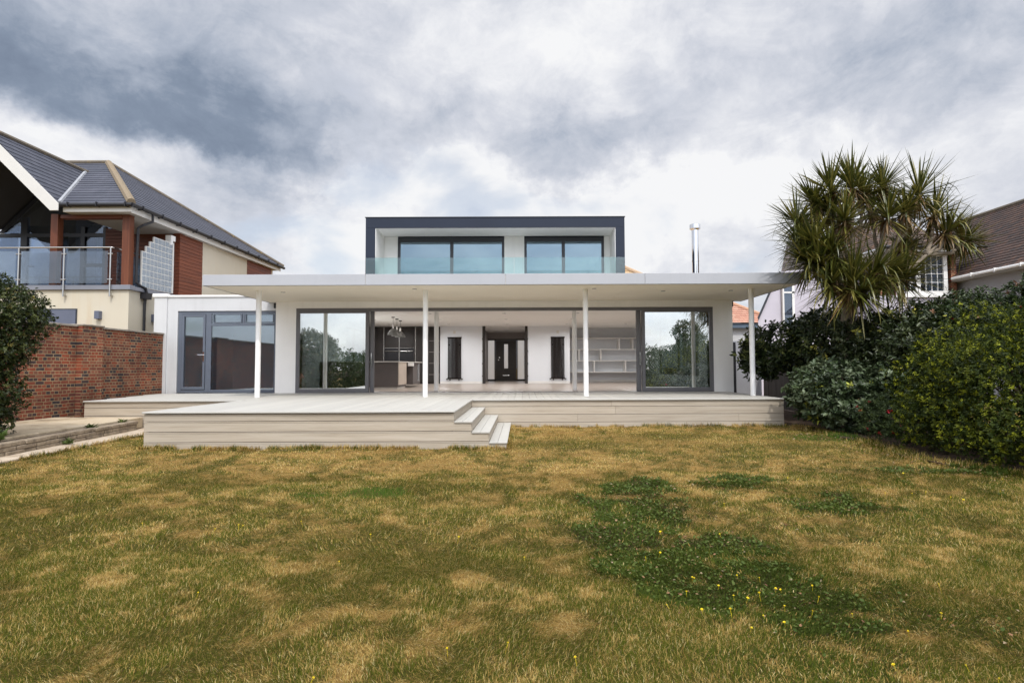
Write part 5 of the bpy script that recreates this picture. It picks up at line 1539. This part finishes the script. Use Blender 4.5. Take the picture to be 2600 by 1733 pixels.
# bush on the left
shrub('pittosporum_bush', 'dark dense evergreen bush in front of the brick wall at the left edge', 'bush', (-8.9, 9.0, 0.24),
      [(-8.8, 9.1, 2.15, 0.95, 0.8, 0.62), (-8.3, 9.1, 2.2, 0.60, 0.6, 0.50), (-9.2, 8.9, 2.4, 0.9, 0.8, 0.6), (-8.9, 9.0, 1.5, 0.85, 0.7, 0.65), (-8.6, 8.95, 0.95, 0.62, 0.6, 0.55), (-8.75, 9.0, 0.5, 0.6, 0.6, 0.4), (-8.4, 9.0, 2.5, 0.35, 0.4, 0.35), (-8.35, 9.05, 1.7, 0.5, 0.5, 0.35)],
      9500, 9, (0.032, 0.058), 0.48, [(0.030, 0.046, 0.010), (0.045, 0.064, 0.014), (0.066, 0.078, 0.020), (0.020, 0.030, 0.008)], leaf_waxy, 27, inner=1500, shell=(0.50, 1.06), young=(0.03, (0.20, 0.17, 0.05)), zmin=0.27)
def weed_clump(x, y, z, n, L, seed, label, col):
    r = np.random.default_rng(seed)
    base = np.stack([x + r.normal(0, L * 0.35, n), y + r.normal(0, L * 0.35, n), np.full(n, z)], -1)
    a = r.random(n) * 6.28; e = 0.5 + 0.9 * r.random(n)
    d = np.stack([np.cos(a) * np.cos(e), np.sin(a) * np.cos(e), np.sin(e)], -1)
    nr = np.stack([-np.cos(a) * np.sin(e), -np.sin(a) * np.sin(e), np.cos(e)], -1)
    V = leaf_geom(base, d, nr, L * (0.5 + r.random(n)), L * 0.35 * (0.5 + r.random(n)), 0.15, 0.35)
    i = np.arange(n)[:, None] * 6
    F = np.concatenate([i + np.array([0, 1, 2, 3]), i + np.array([0, 3, 4, 5])], 1).reshape(-1, 4)
    c = np.array(col) * (0.6 + 0.8 * r.random((n, 1)))
    o = fast_mesh('weed', V.reshape(-1, 3), F, leaf_soft, None, np.repeat(c[:, None], 6, 1).reshape(-1, 3), org=(x, y, z))
    tag(o, label, 'weed')
weed_clump(-8.05, 8.75, 0.22, 40, 0.16, 31, 'broad leaved green weed at the near end of the terrace edge', (0.13, 0.20, 0.05))
weed_clump(-8.22, 10.9, 0.19, 40, 0.09, 32, 'small tuft of weeds half way along the stone wall top', (0.10, 0.14, 0.04))
weed_clump(-8.35, 11.9, 0.19, 45, 0.08, 33, 'small tuft of weeds at the far end of the stone wall top', (0.14, 0.17, 0.05))
weed_clump(-7.86, 9.9, 0.02, 30, 0.10, 34, 'small green weed at the foot of the stone wall', (0.10, 0.14, 0.04))

# the palm (cabbage tree): trunk, limbs and heads of sword leaves
pt = thing('cabbage_palm', (7.35, 12.8, 0), 'tall many headed cabbage palm with spiky leaves behind the hedge', 'palm tree')
HEADS = [  # place, size and the tilt of the head's axis
    (7.08, 12.3, 4.56, 0.8, (-0.1, -0.45, 1)), (8.10, 12.4, 4.67, 0.78, (0.1, -0.4, 1)), (7.03, 12.8, 5.36, 0.92, (-0.4, -0.1, 1)), (7.60, 12.9, 5.48, 0.95, (0, 0.1, 1)),
    (8.50, 13.2, 5.60, 0.82, (0.1, 0.2, 1)), (9.02, 12.7, 5.24, 1.05, (0.45, -0.1, 1)), (6.72, 13.0, 5.12, 0.85, (-0.7, 0.1, 0.8)), (6.24, 12.9, 4.64, 0.8, (-0.9, 0, 0.45)),
    (6.46, 12.5, 4.05, 0.9, (-0.8, -0.3, 0.5)), (6.77, 12.3, 3.79, 0.88, (-0.4, -0.6, 0.6)), (7.20, 12.3, 3.13, 1.15, (0, -0.4, 0.9)), (8.11, 12.4, 3.41, 0.98, (0.6, -0.4, 0.6)),
    (9.51, 12.9, 4.82, 0.85, (0.5, 0.1, 0.8)), (9.67, 12.7, 4.36, 0.85, (0.8, -0.1, 0.6)), (10.25, 12.9, 4.18, 0.7, (0.9, 0, 0.2)), (8.33, 13.4, 5.1, 0.9, (0, 0.5, 1)),
    (7.56, 13.5, 4.62, 0.85, (-0.4, 0.8, 0.6)), (9.14, 13.5, 4.32, 0.85, (0.5, 0.8, 0.6)), (6.26, 12.75, 4.11, 0.75, (-0.9, -0.2, 0.2)),
    (6.53, 12.4, 3.55, 0.85, (-0.6, -0.5, 0.4)), (7.70, 12.3, 3.34, 0.95, (0.4, -0.6, 0.5)), (7.02, 12.9, 4.86, 0.8, (-0.5, 0.2, 0.8)),
    (8.64, 12.6, 4.83, 0.78, (0.3, -0.2, 0.9)), (7.95, 13.1, 5.4, 0.85, (-0.1, 0.2, 1)), (9.0, 13.2, 4.05, 0.8, (0.7, 0.4, 0.4)),
    (6.29, 12.5, 3.63, 0.85, (-0.8, -0.3, 0.1)), (6.71, 12.3, 3.12, 0.9, (-0.5, -0.5, 0.3)), (7.40, 12.2, 2.93, 0.95, (0.3, -0.6, 0.3)), (8.45, 12.4, 3.25, 0.95, (0.5, -0.4, 0.4)),
    ]
def palm_head(c, size, axis, seed, n=145, dry=0.20):
    r = np.random.default_rng(seed)
    axis = np.array(axis, float); axis /= np.linalg.norm(axis)
    t1 = np.cross(axis, [0.3, 1, 0.2]); t1 /= np.linalg.norm(t1); t2 = np.cross(axis, t1)
    V, F, C = [], [], []
    for k in range(n):
        u = r.random()
        dead = k < n * dry
        th = np.radians(5 + 116 * u ** 0.95) if not dead else np.radians(r.uniform(115, 165))
        ph = r.random() * 6.283
        d = axis * np.cos(th) + (t1 * np.cos(ph) + t2 * np.sin(ph)) * np.sin(th)
        L = size * (0.66 if dead else 1.06) * r.uniform(0.66, 1.10) * (0.85 if u < 0.2 else 1.0)
        wd = r.uniform(0.016, 0.028)
        side = np.cross(d, [0, 0, 1.0]); nn = np.linalg.norm(side)
        side = side / nn if nn > 0.05 else t1
        nr = np.cross(side, d)
        droop = r.uniform(0.02, 0.30) * (0.2 + 1.0 * u) if not dead else r.uniform(0.3, 0.9)
        p = np.array(c, float) - axis * 0.18 * u
        segs = 5; base = len(V); dd = d.copy()
        if r.random() < 0.10: kink = r.integers(2, 4)
        else: kink = 99
        green = [(0.070, 0.080, 0.014), (0.115, 0.115, 0.022), (0.185, 0.165, 0.040), (0.042, 0.052, 0.011)][r.integers(4)]
        if dead: green = [(0.28, 0.18, 0.085), (0.19, 0.11, 0.05), (0.38, 0.27, 0.15)][r.integers(3)]
        elif u > 0.82 and r.random() < 0.45: green = [(0.22, 0.17, 0.05), (0.16, 0.10, 0.035)][r.integers(2)]
        green = np.array(green) * r.uniform(0.8, 1.25)
        for s_ in range(segs + 1):
            f = s_ / segs
            w_ = wd * (0.55 + 1.1 * f if f < 0.4 else (1 - (f - 0.4) / 0.6) ** 0.8 * 0.99 + 0.01)
            sg = side * w_; lift = nr * w_ * 0.35
            V += [p - sg + lift, p, p + sg + lift]; C += [green, green * 1.15, green]
            if s_ < segs:
                dd = dd + np.array([0, 0, -1.0]) * droop / segs * (0.4 + 1.4 * f)
                if s_ >= kink: dd = dd + np.array([0, 0, -0.9])
                dd /= np.linalg.norm(dd)
                p = p + dd * L / segs
        for s_ in range(segs):
            q = base + s_ * 3
            F += [(q, q + 1, q + 4, q + 3), (q + 1, q + 2, q + 5, q + 4)]
    return fast_mesh('leaf_head', np.array(V), np.array(F), leaf_palm, pt, np.array(C))
for i, (x, y, z, sz, ax) in enumerate(HEADS): palm_head((x, y, z), sz, ax, 100 + i, dry=0.30 if z < 3.2 else 0.22)
tr = MB()
tr.tube([(7.30, 12.85, 0), (7.33, 12.82, 1.2), (7.36, 12.8, 2.3), (7.42, 12.8, 2.9)], [0.19, 0.16, 0.15, 0.13], 14)
tro = tr.build('trunk', bark, pt, smooth=True)
LIMBS = []
for (hx, hy, hz, sz, ax) in HEADS:
    f_ = Vector((7.45, 12.8, 2.75)); h_ = Vector((hx, hy, hz)) - Vector(ax).normalized() * 0.1
    if hx > 9.4: f_ = Vector((9.05, 12.63, 3.80))
    elif hx > 8.3: f_ = Vector((8.1, 12.72, 3.7))
    mid = f_.lerp(h_, 0.5) + Vector(((hx - f_.x) * 0.12, (hy - f_.y) * 0.15, -0.12))
    LIMBS.append((tuple(f_), tuple(mid), tuple(h_)))
LIMBS.append(((7.45, 12.8, 2.6), (8.15, 12.6, 3.18), (8.8, 12.6, 3.58), (9.3, 12.65, 3.98)))
LIMBS.append(((7.5, 12.8, 2.8), (7.75, 12.76, 3.25), (8.12, 12.72, 3.74)))
lm = MB()
for l in LIMBS:
    n_ = len(l); lm.tube(l, [0.052 - 0.022 * k / (n_ - 1) for k in range(n_)], 9)
lm.build('limbs', pale_bark, tro, smooth=True)

# planting that only shows mirrored in the glass: the rest of the garden behind the camera
def back_hedge(name, label, lumps, seed, cols, n=2600, size=(0.07, 0.13), cat='hedge'):
    l0 = lumps[0]
    return shrub(name, label, cat, (l0[0], l0[1], 0), lumps, n, 8, size, 0.5, cols, leaf_soft, seed, shell=(0.6, 1.05), thin=False)
dg = [(0.04, 0.065, 0.02), (0.055, 0.085, 0.028), (0.075, 0.10, 0.035)]
rr = random.Random(12)
back_hedge('boundary_hedge', 'long bushy garden hedge on the left, mirrored in the left glass door',
           [(-10.6 + rr.uniform(-0.4, 0.4), 6.0 - k * 1.9, 1.0 + rr.uniform(0, 0.35), 1.2, 1.4, 1.1 + rr.uniform(0, 0.35)) for k in range(9)], 41, dg, 4200)
back_hedge('boundary_hedge', 'long bushy garden hedge on the right, mirrored in the right glass door',
           [(9.0 + rr.uniform(-0.4, 0.4), 4.4 - k * 1.9, 1.1 + rr.uniform(0, 0.4), 1.3, 1.4, 1.2 + rr.uniform(0, 0.4)) for k in range(9)], 42, dg, 4200)
back_hedge('boundary_hedge', 'low hedge across the far end of the garden behind the camera',
           [(-10 + k * 2.6, -15 + rr.uniform(-0.5, 0.5), 0.8, 1.7, 1.2, 0.9 + rr.uniform(0, 0.3)) for k in range(8)], 43, dg, 3000, (0.10, 0.16))
back_hedge('leafy_tree', 'small leafy tree on the right behind the camera, mirrored in the glass', [(9.8, -1.0, 3.4, 0.9, 0.9, 0.7), (10.2, -1.2, 2.6, 1.0, 1.0, 1.0)], 45, dg, 900, cat='tree')
